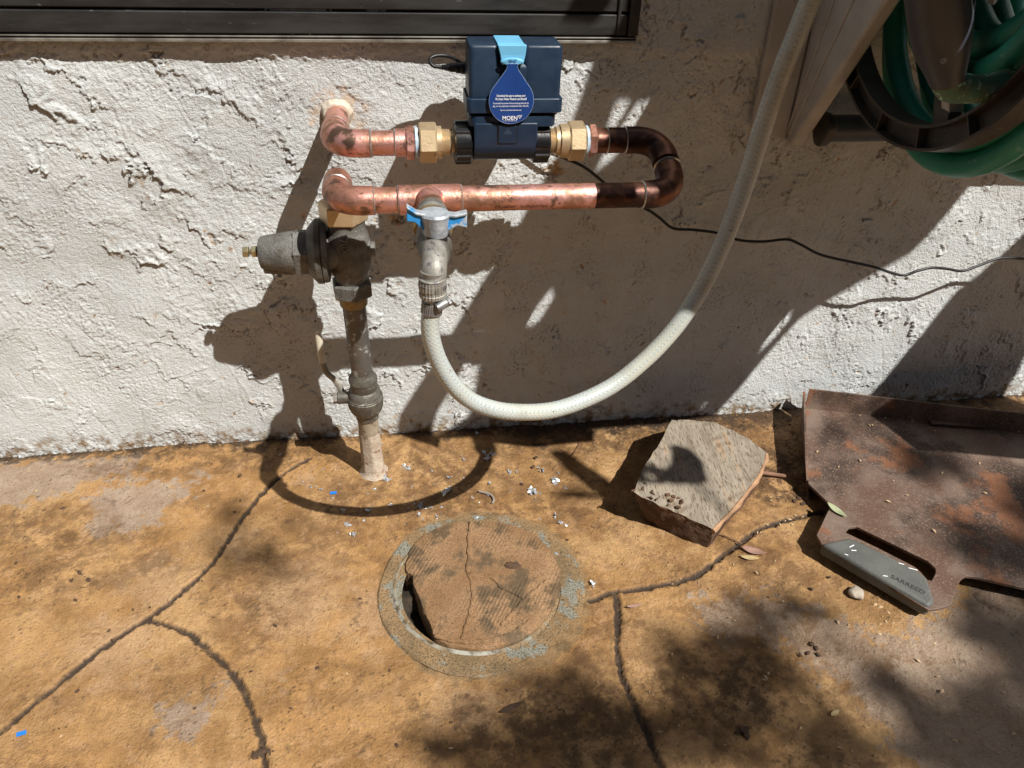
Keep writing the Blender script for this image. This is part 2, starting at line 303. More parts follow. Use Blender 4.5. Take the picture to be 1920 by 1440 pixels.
# a few dragged trowel scratches
for k in range(160):
    cx = g.uniform(-.75, 1.2); cz = g.uniform(.0, .6); th = g.normal(-1.3, .25); l = g.uniform(.04, .16)
    dx, dz = l*math.cos(th), l*math.sin(th); i0, i1 = np.searchsorted(wx, [min(cx, cx+dx)-.01, max(cx, cx+dx)+.01]); j0, j1 = np.searchsorted(wz, [min(cz, cz+dz)-.01, max(cz, cz+dz)+.01])
    if i1-i0 < 3 or j1-j0 < 3: continue
    sl_ = (slice(j0, j1), slice(i0, i1)); d = segdist(WX[sl_]+.0007*n_a[sl_], WZ[sl_]+.0007*n_b[sl_], [(cx, cz), (cx+dx, cz+dz)])
    H[sl_] += g.choice([-1, 1])*.0005*np.exp(-(d/.0014)**2)
rough_zone = sstep(-.3, .9, fnoise(shp, cell, .03, .2, 1.2, 9))
for k in range(3600):
    cx = g.uniform(-.76, 1.26); cz = g.uniform(-.02, .63); i_, j_ = min(len(wx)-1, max(0, np.searchsorted(wx, cx))), min(len(wz)-1, max(0, np.searchsorted(wz, cz)))
    if rough_zone[j_, i_]*.85+.12 < g.random(): continue
    th = g.normal(-2.0, .9); l = g.uniform(.003, .016); wd = g.uniform(.002, .007); t = g.uniform(.0002, .0008); R_ = l+wd
    i0, i1 = np.searchsorted(wx, [cx-R_, cx+R_]); j0, j1 = np.searchsorted(wz, [cz-R_, cz+R_])
    if i1-i0 < 3 or j1-j0 < 3: continue
    sl_ = (slice(j0, j1), slice(i0, i1)); ax_ = WX[sl_]+.0016*n_a[sl_]; az_ = WZ[sl_]+.0016*n_b[sl_]
    du = (ax_-cx)*math.cos(th)+(az_-cz)*math.sin(th); dv = -(ax_-cx)*math.sin(th)+(az_-cz)*math.cos(th); uu = du/l
    H[sl_] += t*np.clip(uu, 0, 1)*(uu <= 1)*sstep(wd, wd*.4, np.abs(dv))
H += .00024*n_f*(.65+.6*rough_zone)+.00012*n_c*rough_zone
pit = np.clip(n_c*.7+n_a*.6-1.9, 0, 1); H -= .0025*pit*rough_zone
# patch dug out round the copper stub, rough edge at the foot
d0 = np.hypot(WX+.061, WZ-.462); H -= .0008*sstep(.030, .02, d0+.004*n_a)
H += .006*sstep(.03, -.005, WZ+.003*n_a)*0+.0004*sstep(.02, 0, WZ)*n_c
tan = .55*np.clip(sstep(.036, .018, d0+.006*n_b), 0, 1)
tan = np.maximum(tan, .7*sstep(2.3, 3.0, n_a+.4*n_c))
foot = sstep(.035, 0, WZ+.006*n_a)
# the small hole under the monitor
for (hx, hz, hr) in ((Y(1035, 320, 0)[0], Y(1035, 320, 0)[2], .007), (Y(745, 395, 0)[0], Y(745, 408, 0)[2], .006)):
    dh = np.hypot(WX-hx, WZ-hz); H -= .004*sstep(hr+.004, hr*.3, dh+.003*n_c); tan = np.maximum(tan, sstep(hr+.008, hr, dh+.003*n_a))
# lip at the top edge under the window
H += .003*sstep(.515, .53, WZ+.002*n_a)
def blur(A, n=2):
    for _ in range(n): A = (A+np.roll(A, 1, 0)+np.roll(A, -1, 0)+np.roll(A, 1, 1)+np.roll(A, -1, 1))/5
    return A
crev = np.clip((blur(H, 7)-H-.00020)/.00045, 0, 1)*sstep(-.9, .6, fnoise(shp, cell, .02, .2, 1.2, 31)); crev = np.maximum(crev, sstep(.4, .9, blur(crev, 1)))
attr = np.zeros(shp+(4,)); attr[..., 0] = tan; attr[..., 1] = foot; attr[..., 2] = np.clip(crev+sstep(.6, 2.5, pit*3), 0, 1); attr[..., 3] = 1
# coarse outskirts
def pad(a, b, fine, step): return np.concatenate([np.arange(a, fine[0]-step*.2, step), fine, np.arange(fine[-1]+step, b, step)])
def padded(Hh, A, nl, nr, nb, ntp):
    Hp = np.pad(Hh, ((nb, ntp), (nl, nr)), mode='edge'); Ap = np.pad(A, ((nb, ntp), (nl, nr), (0, 0)), mode='edge'); return Hp, Ap
lx = np.arange(-4, wx[0]-.02, .08); rx = np.arange(wx[-1]+.05, 4, .08); tz = np.arange(wz[-1]+.02, 2.6, .06)
Hp, Ap = padded(H, attr, len(lx), len(rx), 0, len(tz))
def wallmat():
    m = bpy.data.materials.new('stucco'); m.use_nodes = True; t = m.node_tree; L = t.links.new; b = t.nodes['Principled BSDF']; b.inputs['Roughness'].default_value = .82; b.inputs['Specular IOR Level'].default_value = .3
    at_ = t.nodes.new('ShaderNodeAttribute'); at_.attribute_name = 'stain'; sep = t.nodes.new('ShaderNodeSeparateColor'); L(at_.outputs[0], sep.inputs[0]); tc = t.nodes.new('ShaderNodeTexCoord')
    def noise(s, d=6):
        n = t.nodes.new('ShaderNodeTexNoise'); n.inputs['Scale'].default_value = s; n.inputs['Detail'].default_value = d; L(tc.outputs['Object'], n.inputs['Vector']); return n.outputs[0]
    def rng(v, a, bb):
        r = t.nodes.new('ShaderNodeMapRange'); r.interpolation_type = 'SMOOTHSTEP'; r.inputs['From Min'].default_value = a; r.inputs['From Max'].default_value = bb; L(v, r.inputs[0]); return r.outputs[0]
    def mix(f, a, bb):
        x = t.nodes.new('ShaderNodeMix'); x.data_type = 'RGBA'; L(f, x.inputs[0])
        for v, k in ((a, 6), (bb, 7)):
            if isinstance(v, tuple): x.inputs[k].default_value = (*v, 1)
            else: L(v, x.inputs[k])
        return x.outputs[2]
    def mul(a, bb):
        x = t.nodes.new('ShaderNodeMath'); x.operation = 'MULTIPLY'; L(a, x.inputs[0])
        if isinstance(bb, float): x.inputs[1].default_value = bb
        else: L(bb, x.inputs[1])
        return x.outputs[0]
    c = mix(rng(noise(6), .35, .65), (.53, .55, .555), (.60, .62, .625))
    c = mix(mul(rng(noise(45), .45, .7), .35), c, (.50, .49, .45))
    c = mix(mul(rng(noise(260, 2), .70, .76), .8), c, (.20, .14, .10))
    c = mix(mul(sep.outputs[0], rng(noise(90), .35, .6)), c, (.55, .36, .20))
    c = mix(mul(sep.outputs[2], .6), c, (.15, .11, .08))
    c = mix(mul(sep.outputs[1], rng(noise(70), .40, .62)), c, (.22, .14, .07))
    L(c, b.inputs['Base Color'])
    bp = t.nodes.new('ShaderNodeBump'); bp.inputs['Strength'].default_value = 1; bp.inputs['Distance'].default_value = .0013; L(noise(560, 5), bp.inputs['Height']); L(bp.outputs[0], b.inputs['Normal'])
    return m
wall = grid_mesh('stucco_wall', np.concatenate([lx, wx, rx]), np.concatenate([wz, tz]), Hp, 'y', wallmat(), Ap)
tag(wall, 'off-white rough trowelled stucco wall behind the copper pipes', 'wall')
# ================================================================ THE GROUND
gc = .0018; gx = np.arange(-.72, 1.22, gc); gy = np.arange(-.76, .012, gc); gs = (len(gy), len(gx)); GX, GY = np.meshgrid(gx, gy)
a1 = fnoise(gs, gc, .004, .06, 1.3, 21); a2 = fnoise(gs, gc, .002, .02, .9, 22); a3 = fnoise(gs, gc, .04, .4, 1.5, 23); a4 = fnoise(gs, gc, .004, .08, 1.3, 24); a5 = fnoise(gs, gc, .0015, .006, .5, 25)
GH = .0012*a3+.00028*a1+.00012*a5
P2 = lambda L_: [tuple(G(*p)[:2]) for p in L_]
g1 = [(578, 862), (540, 885), (500, 915), (470, 950), (440, 990), (415, 1030), (385, 1070), (340, 1110), (275, 1160), (200, 1210), (120, 1275), (50, 1330), (-60, 1420)]
g2 = [(275, 1160), (330, 1178), (380, 1210), (425, 1250), (455, 1295), (475, 1340), (490, 1390), (508, 1470)]
g3 = [(1106, 1127), (1150, 1110), (1220, 1100), (1290, 1085), (1340, 1055), (1390, 1015), (1440, 985), (1500, 970), (1545, 960)]
g4 = [(1155, 1112), (1158, 1180), (1160, 1240), (1180, 1300), (1210, 1370), (1250, 1460)]
def smooth2(L_): return [tuple(p[:2]) for p in spline([G(*q) for q in L_], 6)]
gd = np.minimum.reduce([segdist(GX+.0006*a1, GY+.0006*a4, smooth2(q)) for q in (g1, g2, g3, g4)])
gr = sstep(.0040, .0026, gd+.0006*a2+.0004*a1); GH -= .0035*gr; GH += .0004*np.exp(-((gd-.0055)/.0015)**2)
gold = np.minimum(segdist(GX, GY, smooth2(g2)), 9)
pale = np.zeros(gs)
for P in ([(165, 945), (180, 920), (240, 905), (330, 900), (375, 895), (345, 930), (300, 960), (290, 980), (220, 1000), (170, 1000)],
          [(-80, 862), (250, 858), (270, 880), (200, 900), (100, 930), (-80, 965)],
          [(315, 1330), (395, 1295), (405, 1320), (395, 1360), (345, 1380), (310, 1350)],
          [(1300, 1120), (1400, 1110), (1560, 1150), (1640, 1195), (1760, 1170), (1795, 1100), (2100, 1100), (2200, 1560), (1740, 1500), (1700, 1420), (1600, 1300), (1540, 1260), (1440, 1190), (1330, 1190)]):
    pale = np.maximum(pale, polymask(GX, GY, P2(P), .006, a1+.4*a2, .009))
lpale = np.zeros(gs)
for (px, py, r) in ((565, 895, .016), (440, 1018, .02), (300, 1090, .05), (215, 1215, .06), (560, 1120, .07), (700, 1150, .05), (880, 1330, .04), (530, 1282, .008)):
    q = G(px, py); lpale = np.maximum(lpale, .7*sstep(r*1.2, r*.3, np.hypot(GX-q[0], GY-q[1])+.01*a1))
dark = np.zeros(gs)
for (px, py, rx_, ry_, s) in ((420, 865, .22, .03, .7), (100, 1075, .14, .05, .55), (1180, 840, .22, .045, .4), (1450, 890, .12, .08, 1.1), (1130, 830, .22, .03, .8), (120, 1010, .12, .03, .7), (1350, 1290, .11, .07, .95), (1060, 1370, .17, .07, .9), (1480, 1110, .09, .04, .5), (780, 1330, .05, .03, .35), (1560, 1330, .09, .06, .5), (1480, 1440, .12, .05, .7), (60, 990, .10, .05, .6), (250, 1060, .10, .035, .55), (330, 1280, .07, .03, .3), (640, 1290, .10, .03, .35), (1000, 1290, .08, .03, .55), (1130, 960, .07, .04, .35), (1270, 1080, .06, .03, .3), (700, 860, .06, .02, .5), (560, 980, .06, .02, .25), (120, 1330, .09, .03, .25), (1420, 1110, .05, .02, .5), (1000, 800, .2, .022, 1.0), (1390, 790, .12, .03, 1.0), (380, 935, .06, .015, .5), (470, 1110, .04, .03, .3), (1210, 1250, .05, .08, .5), (850, 1240, .06, .02, .3), (1500, 1240, .1, .05, .5)):
    q = G(px, py); dd = np.hypot((GX-q[0])/rx_, (GY-q[1])/ry_); dark = np.maximum(dark, s*sstep(1.25, .35, dd+.16*a1))
spk = sstep(2.05, 2.9, a5*.75+a2*.55+.25*a1+1.0*dark+.35*np.clip(a3, -1.5, 1.5))            # gritty black specks, thicker in the dirty areas
crust = sstep(.2, 1.6, a4+.5*a2+1.5*dark-.9); GH += .0007*crust*(1+.4*a2)
foot2 = sstep(-.012, -.002, GY+.004*a1)
wet = np.clip(sstep(-.045, -.018, GY+.010*a1)*sstep(.10, .18, GX+.02*a1)*sstep(.62, .5, GX), 0, 1); wet = np.maximum(wet, .8*sstep(-.022, -.006, GY+.008*a1)); crk = sstep(.0016, .0006, np.abs(a3*.012+a1*.0012-.004))*sstep(.2, 1.2, a4)
MHC = G(893, 1097); MR = .0935
dm = np.hypot(GX-MHC[0], GY-MHC[1]); GH = np.where(dm < MR+.001, -.06, GH)
GH -= .0025*sstep(MR+.02, MR, dm+.002*a1)*(dm > MR)
dm2 = np.hypot(GX-MHC[0]-.008, GY-MHC[1]+.004); coll = sstep(.1275, .1235, dm2+.0025*a1)*sstep(-.105, -.085, GX-MHC[0]+.01*a1)
GA = np.zeros(gs+(4,)); GA[..., 0] = np.clip(pale+0*lpale, 0, 1); GA[..., 1] = np.clip(np.maximum(spk*.9, np.maximum(np.maximum(foot2, wet), .45*crk)), 0, 1); GA[..., 2] = gr; GA[..., 3] = 1
GB = np.zeros(gs+(4,)); GB[..., 0] = np.clip(dark, 0, 1); GB[..., 1] = lpale; GB[..., 2] = coll; GB[..., 3] = sstep(.012, .004, gold)
def groundmat():
    m = bpy.data.materials.new('stained_concrete'); m.use_nodes = True; t = m.node_tree; L = t.links.new; b = t.nodes['Principled BSDF']; b.inputs['Specular IOR Level'].default_value = .35
    def attrn(nm):
        a = t.nodes.new('ShaderNodeAttribute'); a.attribute_name = nm; s = t.nodes.new('ShaderNodeSeparateColor'); L(a.outputs[0], s.inputs[0]); return s.outputs[0], s.outputs[1], s.outputs[2], a.outputs['Alpha']
    pale_, spk_, gr_, _ = attrn('stain'); dk_, lp_, co_, go_ = attrn('stain2'); tc = t.nodes.new('ShaderNodeTexCoord')
    def noise(s, d=8, r=.62):
        n = t.nodes.new('ShaderNodeTexNoise'); n.inputs['Scale'].default_value = s; n.inputs['Detail'].default_value = d; n.inputs['Roughness'].default_value = r; L(tc.outputs['Object'], n.inputs['Vector']); return n.outputs[0]
    def rng(v, a, bb):
        r = t.nodes.new('ShaderNodeMapRange'); r.interpolation_type = 'SMOOTHSTEP'; r.inputs['From Min'].default_value = a; r.inputs['From Max'].default_value = bb; L(v, r.inputs[0]); return r.outputs[0]
    def mix(f, a, bb):
        x = t.nodes.new('ShaderNodeMix'); x.data_type = 'RGBA'; L(f, x.inputs[0])
        for v, k in ((a, 6), (bb, 7)):
            if isinstance(v, tuple): x.inputs[k].default_value = (*v, 1)
            else: L(v, x.inputs[k])
        return x.outputs[2]
    def mul(a, bb):
        x = t.nodes.new('ShaderNodeMath'); x.operation = 'MULTIPLY'; L(a, x.inputs[0])
        if isinstance(bb, float): x.inputs[1].default_value = bb
        else: L(bb, x.inputs[1])
        return x.outputs[0]
    c = mix(rng(noise(5), .36, .64), (.40, .218, .082), (.48, .292, .132))
    c = mix(mul(rng(noise(17), .42, .62), .75), c, (.25, .128, .042))
    c = mix(mul(rng(noise(48), .50, .66), .5), c, (.47, .28, .15))
    c = mix(mul(lp_, .6), c, (.46, .31, .19))
    c = mix(mul(pale_, .93), c, mix(rng(noise(30), .4, .65), (.31, .225, .165), (.37, .285, .215)))
    c = mix(mul(dk_, rng(noise(38, 10, .7), .40, .56)), c, (.10, .052, .022))
    c = mix(mul(rng(noise(420, 6), .53, .68), .55), c, (.15, .08, .038))
    c = mix(mul(rng(noise(110, 8, .7), .52, .66), .40), c, (.22, .12, .055))
    c = mix(mul(mul(rng(noise(3.1), .48, .60), rng(noise(26, 10, .7), .45, .60)), .8), c, (.16, .082, .032))
    c = mix(mul(rng(noise(190, 3), .66, .72), .5), c, (.52, .38, .24))
    c = mix(mul(rng(noise(640, 4), .58, .66), .42), c, (.12, .065, .03))
    c = mix(mul(mul(rng(noise(1.7), .50, .62), rng(noise(60, 10, .75), .44, .56)), .7), c, (.13, .066, .028))
    c = mix(mul(spk_, rng(noise(210, 4), .30, .45)), c, (.055, .033, .018))
    c = mix(mul(co_, .8), c, mix(rng(noise(34, 9), .50, .60), (.26, .165, .08), (.15, .10, .048)))
    c = mix(mul(gr_, .95), c, mix(rng(noise(75, 10, .7), .50, .68), (.038, .026, .019), (.13, .08, .04)))
    L(c, b.inputs['Base Color'])
    L(rng(noise(30), .2, .8), b.inputs['Roughness'])
    mr = t.nodes.new('ShaderNodeMapRange'); L(noise(60), mr.inputs[0]); mr.inputs['To Min'].default_value = .45; mr.inputs['To Max'].default_value = .85; L(mr.outputs[0], b.inputs['Roughness'])
    bp = t.nodes.new('ShaderNodeBump'); bp.inputs['Strength'].default_value = 1; bp.inputs['Distance'].default_value = .0021; L(noise(380, 8), bp.inputs['Height']); L(bp.outputs[0], b.inputs['Normal'])
    return m
glx = np.arange(-9, gx[0]-.02, .3); grx = np.arange(gx[-1]+.05, 9, .3); gby = np.arange(-9, gy[0]-.02, .3)
Hg = np.pad(GH, ((len(gby), 0), (len(glx), len(grx))), mode='edge'); Ag = np.pad(GA, ((len(gby), 0), (len(glx), len(grx)), (0, 0)), mode='edge'); Bg = np.pad(GB, ((len(gby), 0), (len(glx), len(grx)), (0, 0)), mode='edge')
ground = grid_mesh('patio_ground', np.concatenate([glx, gx, grx]), np.concatenate([gby, gy]), Hg, 'z', groundmat(), Ag)
A2 = ground.data.color_attributes.new('stain2', 'FLOAT_COLOR', 'POINT'); A2.data.foreach_set('color', Bg.astype('f').ravel())
tag(ground, kind='structure')
# ================================================================ CLEANOUT (round cement lid in a pale rim)
t_ = thing('cleanout', 'round stained cement access cover with a gap at its left, set in the patio', 'cover', (MHC[0], MHC[1], 0))
def ringz(c, prof, n=96, wob=0, seed=1):
    gg = np.random.default_rng(seed); ph = gg.uniform(0, 6.28, 6); R = []
    for (r, z) in prof:
        R.append([np.array([c[0]+(r+wob*sum(math.sin((q+2)*th+ph[q]) for q in range(5))/5)*math.cos(th), c[1]+(r+wob*sum(math.sin((q+2)*th+ph[q]) for q in range(5))/5)*math.sin(th), z]) for th in [2*math.pi*k/n for k in range(n)]])
    return ring_mesh(R, caps=False)
V, F = ringz(MHC+np.array([.006, -.003, 0]), [(.1205, -.0002), (.1185, .0016), (.108, .0022), (.0925, .0010)], wob=.0035, seed=3); obj('mortar_collar', V, F, M['mortar'], t_)
RP = [(.0985, .0008), (.0965, .0026), (.0945, .0032), (.0932, .0022), (.0925, -.004), (.0915, -.06)]
V, F = ringz(MHC, RP, wob=.0012, seed=4); nn = 96
isl = lambda f: 38 <= (min(f) % nn) <= 74
obj('rim', V, [f for f in F if isl(f)], M['rim'], t_); obj('dirty_rim', V, [f for f in F if not isl(f)], M['mortar'], t_)
V, F = ringz(MHC, [(.0912, -.02), (.06, -.034), (.001, -.04)], wob=.002, seed=8); obj('shaft_bottom', V, F, M['hole'], t_)
lidpx = [(885, 977), (930, 978), (975, 990), (1010, 1010), (1035, 1040), (1047, 1075), (1046, 1105), (1035, 1135), (1015, 1165), (985, 1190), (945, 1207), (900, 1216), (860, 1213), (830, 1203), (812, 1192), (806, 1172), (795, 1150), (784, 1120), (775, 1098), (771, 1078), (760, 1070), (762, 1045), (775, 1020), (800, 998), (840, 983)]
lp = [G(p[0], p[1], .004) for p in lidpx]; lp = spline(lp+[lp[0]], 5)[:-1]; cen = np.mean(lp, axis=0); lp = [cen+np.array([.0012, -.0012, 0])+(p-cen)*1.012 for p in lp]; gg = np.random.default_rng(3)
R = []
for s, z in ((1.0, -.022), (1.004, -.004), (1.0, .002), (.985, .0050), (.94, .0062), (.8, .0066), (.6, .0068), (.4, .007), (.2, .007), (.03, .007)):
    R.append([np.array([cen[0]+(p[0]-cen[0])*s*(1+.006*gg.normal()*(s > .9)), cen[1]+(p[1]-cen[1])*s*(1+.006*gg.normal()*(s > .9)), z+(.0003*gg.normal() if s > .9 else 0)]) for p in lp])
V, F = ring_mesh(R); lid = obj('lid', V, F, M['lid'], t_)
for pts, r in (([(885, 980), (880, 1010), (881, 1045), (880, 1072), (893, 1080), (925, 1084), (940, 1098), (965, 1112), (985, 1120)], .0032), ([(882, 1078), (886, 1120), (880, 1160), (866, 1200)], .0024), ([(1030, 1085), (990, 1118), (960, 1150), (940, 1170)], .0022), ([(815, 1190), (850, 1200), (900, 1204), (950, 1192), (1000, 1160)], .0026)):
    pth = spline([G(px+random.uniform(-2, 2), py+random.uniform(-2, 2), .0072) for px, py in pts], 8); pth = [p+np.array([random.gauss(0, .0003), random.gauss(0, .0003), 0]) for p in pth]
    V, F, uv = sweep(pth, lambda s, r=r: r*1.25*(.7+.25*math.sin(math.pi*s)+.18*math.sin(s*47)), 8); V = [np.array([v[0], v[1], .0070+(v[2]-.0070)*.7]) for v in V]; obj('raised_seam', V, F, M['lid'], lid)
V, F = lathe(G(962, 1065, .0055), G(962, 1065, .0085), [(0, .0085), (.0022, .0085), (.003, .006)], 18, lobes=lambda th: 1+.15*math.sin(3*th)+.1*math.sin(7*th)); obj('dark_plug', V, F, M['grit'], lid)
V, F = lathe(G(778, 1130, -.03), G(778, 1130, -.006), [(0, .03), (.015, .022), (.022, .01)], 14, lobes=lambda th: 1+.3*math.sin(2*th+1)+.15*math.sin(5*th)); obj('dirt', V, F, M['hole'], t_)
# ================================================================ WINDOW
t_ = thing('window', 'dark bronze aluminium sliding window with its bottom rail at the top edge of the photo', 'window', (-.3, -.012, .536))
def wz_(py, y=.012): return Y(600, py, y)[2]
XR = Y(1195, 60, .012)[0]; XL = -1.6
def bar(y0, y1, z0, z1, x0=XL, x1=XR): return box(((x0+x1)/2, -(y0+y1)/2, (z0+z1)/2), (x1-x0, y1-y0, z1-z0))
def slope_bar(name, y0, y1, z0, z1, m, b=.0006, x0=XL, x1=XR): return obj(name, *bar(y0, y1, z0, z1, x0, x1), m, t_, smooth=False, bevel=b)
zb = .5365
slope_bar('sill_flange', -.004, .0145, zb, wz_(73), M['frameedge'])
slope_bar('bottom_track', -.004, .0118, wz_(73)+.0002, wz_(70), M['frame'])
slope_bar('track_lip', -.004, .0135, wz_(70)+.0002, wz_(67.5), M['frameedge'], .0004)
slope_bar('track_channel', -.004, .0075, wz_(67.5)+.0002, wz_(64), M['frame'], .0003)
slope_bar('lower_rail', -.004, .012, wz_(64)+.0002, wz_(23), M['frame'], .0012, x1=XR-.012)
slope_bar('groove', -.004, .006, wz_(23)+.0002, wz_(18), M['frame'], .0003, x1=XR-.012)
slope_bar('upper_rail', -.004, .011, wz_(18)+.0002, .64, M['frame'], .0012, x1=XR-.012)
slope_bar('jamb', -.004, .0155, wz_(64)+.0002, 1.9, M['frame'], .0008, x0=XR-.0115)
slope_bar('inner_jamb', -.004, .0138, wz_(64)+.0002, 1.9, M['frame'], .0008, x0=XR-.024, x1=XR-.0205)
slope_bar('pane', -.004, .003, .6402, 1.88, M['glass'], .0002, x1=XR-.013)
slope_bar('top_rail', -.004, .0155, 1.8802, 1.93, M['frame'], .001)
text = None
# ================================================================ COPPER LOOP
RT = .0127; RF = .0142; yu, yl = .10, .17
pU = lambda px: Y(px, 268-(px-700)*.012, yu); pL = lambda px: Y(px, 373-(px-700)*.011, yl)
zu, zl = .4572, .4235
t_ = thing('copper_pipe_loop', 'soldered copper pipe loop with elbows and a tee, coming out of the stucco wall', 'pipe', (-.06, 0, zu))
def tube(name, pts, r, m, parent, k=10, n=28):
    V, F, uv = sweep(spline(pts, k) if k else pts, r, n); return obj(name, V, F, m, parent, uv=uv)
def elbow(a, corner, b, r=RF, m=None, name='elbow', parent=None, lip=.0006, bend=.022):
    a, c, b = map(lambda p: np.array(p, float), (a, corner, b)); u = (a-c)/np.linalg.norm(a-c); v = (b-c)/np.linalg.norm(b-c); P = [a, a-u*.002]
    s = c+u*bend; e = c+v*bend; arc = []
    for i in range(13):
        t = i/12; arc.append((1-t)**2*s+2*t*(1-t)*c+t*t*e)
    # rounder than a quadratic
    arc = [p*(.86)+(c+(u+v)*bend+(-(u+v))/np.linalg.norm(u+v)*0)*0+.14*((1-i/12)*s+(i/12)*e) if 0 < i < 12 else p for i, p in enumerate(arc)]
    P = [a]+arc+[b]; P2_ = [P[0], P[0]*.6+P[1]*.4]+P[1:-1]+[P[-1]*.6+P[-2]*.4, P[-1]]
    LL = len(P2_)
    def rr(s_): return r
    V, F, uv = sweep(P2_, r, 32); o = obj(name, V, F, m or M['copper'], parent, uv=uv)
    return o
def solder(p, d, parent, r=RF, wd=.0016, m=None):
    p = np.array(p, float); d = np.array(d, float)/np.linalg.norm(d); V, F = lathe(p-d*wd, p+d*wd, [(0, RT-.0002), (wd*.4, r-.0004), (wd, r+.0003), (wd*1.7, r-.0006), (2*wd, RT-.0002)], 32); return obj('solder_ring', V, F, m or M['solder'], parent)
xe = -.0625
# upper left: wall stub, elbow, tube, male adapter
cw = np.array([-.064, -.10, zu])
obj('escutcheon_caulk', *lathe((-.0640, .004, .4585), (-.0640, -.012, .4585), [(0, .0185), (.004, .0178), (.008, .0165), (.011, .0150), (.013, .0138)], 72, lobes=lambda th: 1+.05*math.sin(3*th)+.025*math.sin(7*th+1)+.012*math.sin(13*th)), M['caulk'], t_)
tube('wall_stub', [(-.064, .01, zu), (-.064, -.06, zu)], RT, M['copper'], t_, 0)
elbow((-.064, -.052, zu), (-.064, -.10, zu), (-.027, -.10, zu), parent=t_, bend=.026)
solder((-.064, -.052, zu), (0, 1, 0), t_)
solder((-.0262, -.10, zu), (1, 0, 0), t_)
tube('short_tube', [(-.03, -.10, zu), (.006, -.10, zu)], RT, M['copper'], t_, 0)
obj('coupling', *cyl((-.001, -.10, zu), (.010, -.10, zu), RF, 32, ch=.0006), M['copper'], t_)
solder((-.0012, -.10, zu), (1, 0, 0), t_, wd=.0012)
obj('hex_collar', *hexn((.010, -.10, zu), (.0185, -.10, zu), .0172, phase=.2), M['copper'], t_, angle=20)
# right: adapter, tube, U bend
obj('hex_collar', *hexn((.2020, -.10, zu), (.2100, -.10, zu), .0170, phase=.5), M['copper'], t_, angle=20)
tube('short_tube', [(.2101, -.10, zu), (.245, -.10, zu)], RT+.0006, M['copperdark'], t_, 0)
solder((.2225, -.10, zu), (1, 0, 0), t_, wd=.0011)
A_ = np.array([.262, -.10, zu]); uc = np.array([.2805, -.10, zu]); lc = np.array([.2815, -.17, zl]); dd_ = (lc-uc)/np.linalg.norm(lc-uc)
mid = (uc+lc)/2
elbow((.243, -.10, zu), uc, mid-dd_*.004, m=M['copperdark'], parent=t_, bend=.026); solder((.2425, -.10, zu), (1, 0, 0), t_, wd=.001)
solder(mid, dd_, t_, wd=.0014, r=RF-.0004)
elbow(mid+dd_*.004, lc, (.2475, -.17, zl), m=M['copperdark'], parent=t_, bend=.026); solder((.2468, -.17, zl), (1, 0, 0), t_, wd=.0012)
lt = tube('long_tube', [(.055, -.17, zl), (.196, -.17, zl)], RT, M['copper'], t_, 0); tube('shaded_tarnished_tube', [(.196, -.17, zl), (.2475, -.17, zl)], RT, M['copperdark'], t_, 0)  # right end darker: tarnish plus shade put into the colour
# tee
tv, tf = cyl((-.0005, -.17, zl), (.0605, -.17, zl), RF+.0003, 36, ch=.0007); mb = MB().add(tv, tf); mb.out('tee', M['copper'], t_)
solder((.0610, -.17, zl), (1, 0, 0), t_, wd=.0013); solder((-.0012, -.17, zl), (1, 0, 0), t_, wd=.0009)
obj('tee_branch', *lathe((.030, -.172, zl), (.030, -.215, zl+.002), [(0, RF), (.010, RF+.0016), (.014, RF), (.030, RF), (.0305, RT), (.043, RT)], 32), M['copper'], t_)
tube('short_tube', [(-.026, -.17, zl), (.0, -.17, zl)], RT, M['copper'], t_, 0); solder((-.0245, -.17, zl), (1, 0, 0), t_, wd=.0012)
elbow((-.025, -.17, zl), (-.062, -.17, zl), (-.062, -.136, zl), parent=t_, bend=.026)
solder((-.062, -.1345, zl), (0, 1, 0), t_, wd=.0012)
elbow((-.062, -.133, zl), (-.062, -.098, zl), (-.062, -.098, .398), parent=t_, bend=.022)
text_mesh('pipe_lettering', 'Mueller  Industries', .0062, (.120, -.17-RT*math.cos(math.radians(22))-.0002, zl-RT*math.sin(math.radians(22))), (1, 0, 0), (0, -.37, .93), M['pipemark'], lt, .00005, width=.052)
# ================================================================ BRASS UNIONS + MONITOR
t_ = thing('water_monitor', 'navy plastic water shut-off monitor fitted into the upper copper pipe', 'water monitor', (.12, -.10, zu-.03))
def union_nut(x0, x1, s):
    obj('union_nut', *hexn((x0, -.10, zu), (x1, -.10, zu), .0205, .0015, phase=.12), M['brass'], t_, angle=20)
union_nut(.0235, .0415, 1); union_nut(.1800, .1975, -1)
obj('thread_tape', *lathe((.0185, -.10, zu), (.0235, -.10, zu), [(0, .0140), (.001, .0155), (.004, .0153), (.005, .013)], 30), M['ptfe'], t_)
obj('thread_tape', *lathe((.1975, -.10, zu), (.2020, -.10, zu), [(0, .0145), (.001, .0162), (.0035, .0154), (.0045, .014)], 30), M['ptfe'], t_)
obj('threaded_tail', *lathe((.0415, -.10, zu), (.068, -.10, zu), [(0, .0165), (.0050, .0165), (.0051, .0135)]+[(.0055+i*.0012+j*.0006, .0130+.0005*j) for i in range(7) for j in (0, 1)]+[(.0150, .0105), (.027, .0105)], 36), M['brass'], t_, angle=20)
obj('threaded_tail', *lathe((.153, -.10, zu), (.180, -.10, zu), [(0, .0125)]+[(.002+i*.0012+j*.0006, .0125+.0006*j) for i in range(9) for j in (0, 1)]+[(.0135, .0150), (.0180, .0150), (.0181, .0170), (.0265, .0180)], 36), M['brass'], t_, angle=20)
kn = lambda th: 1+.045*(1 if math.sin(9*th) > .2 else -.6)
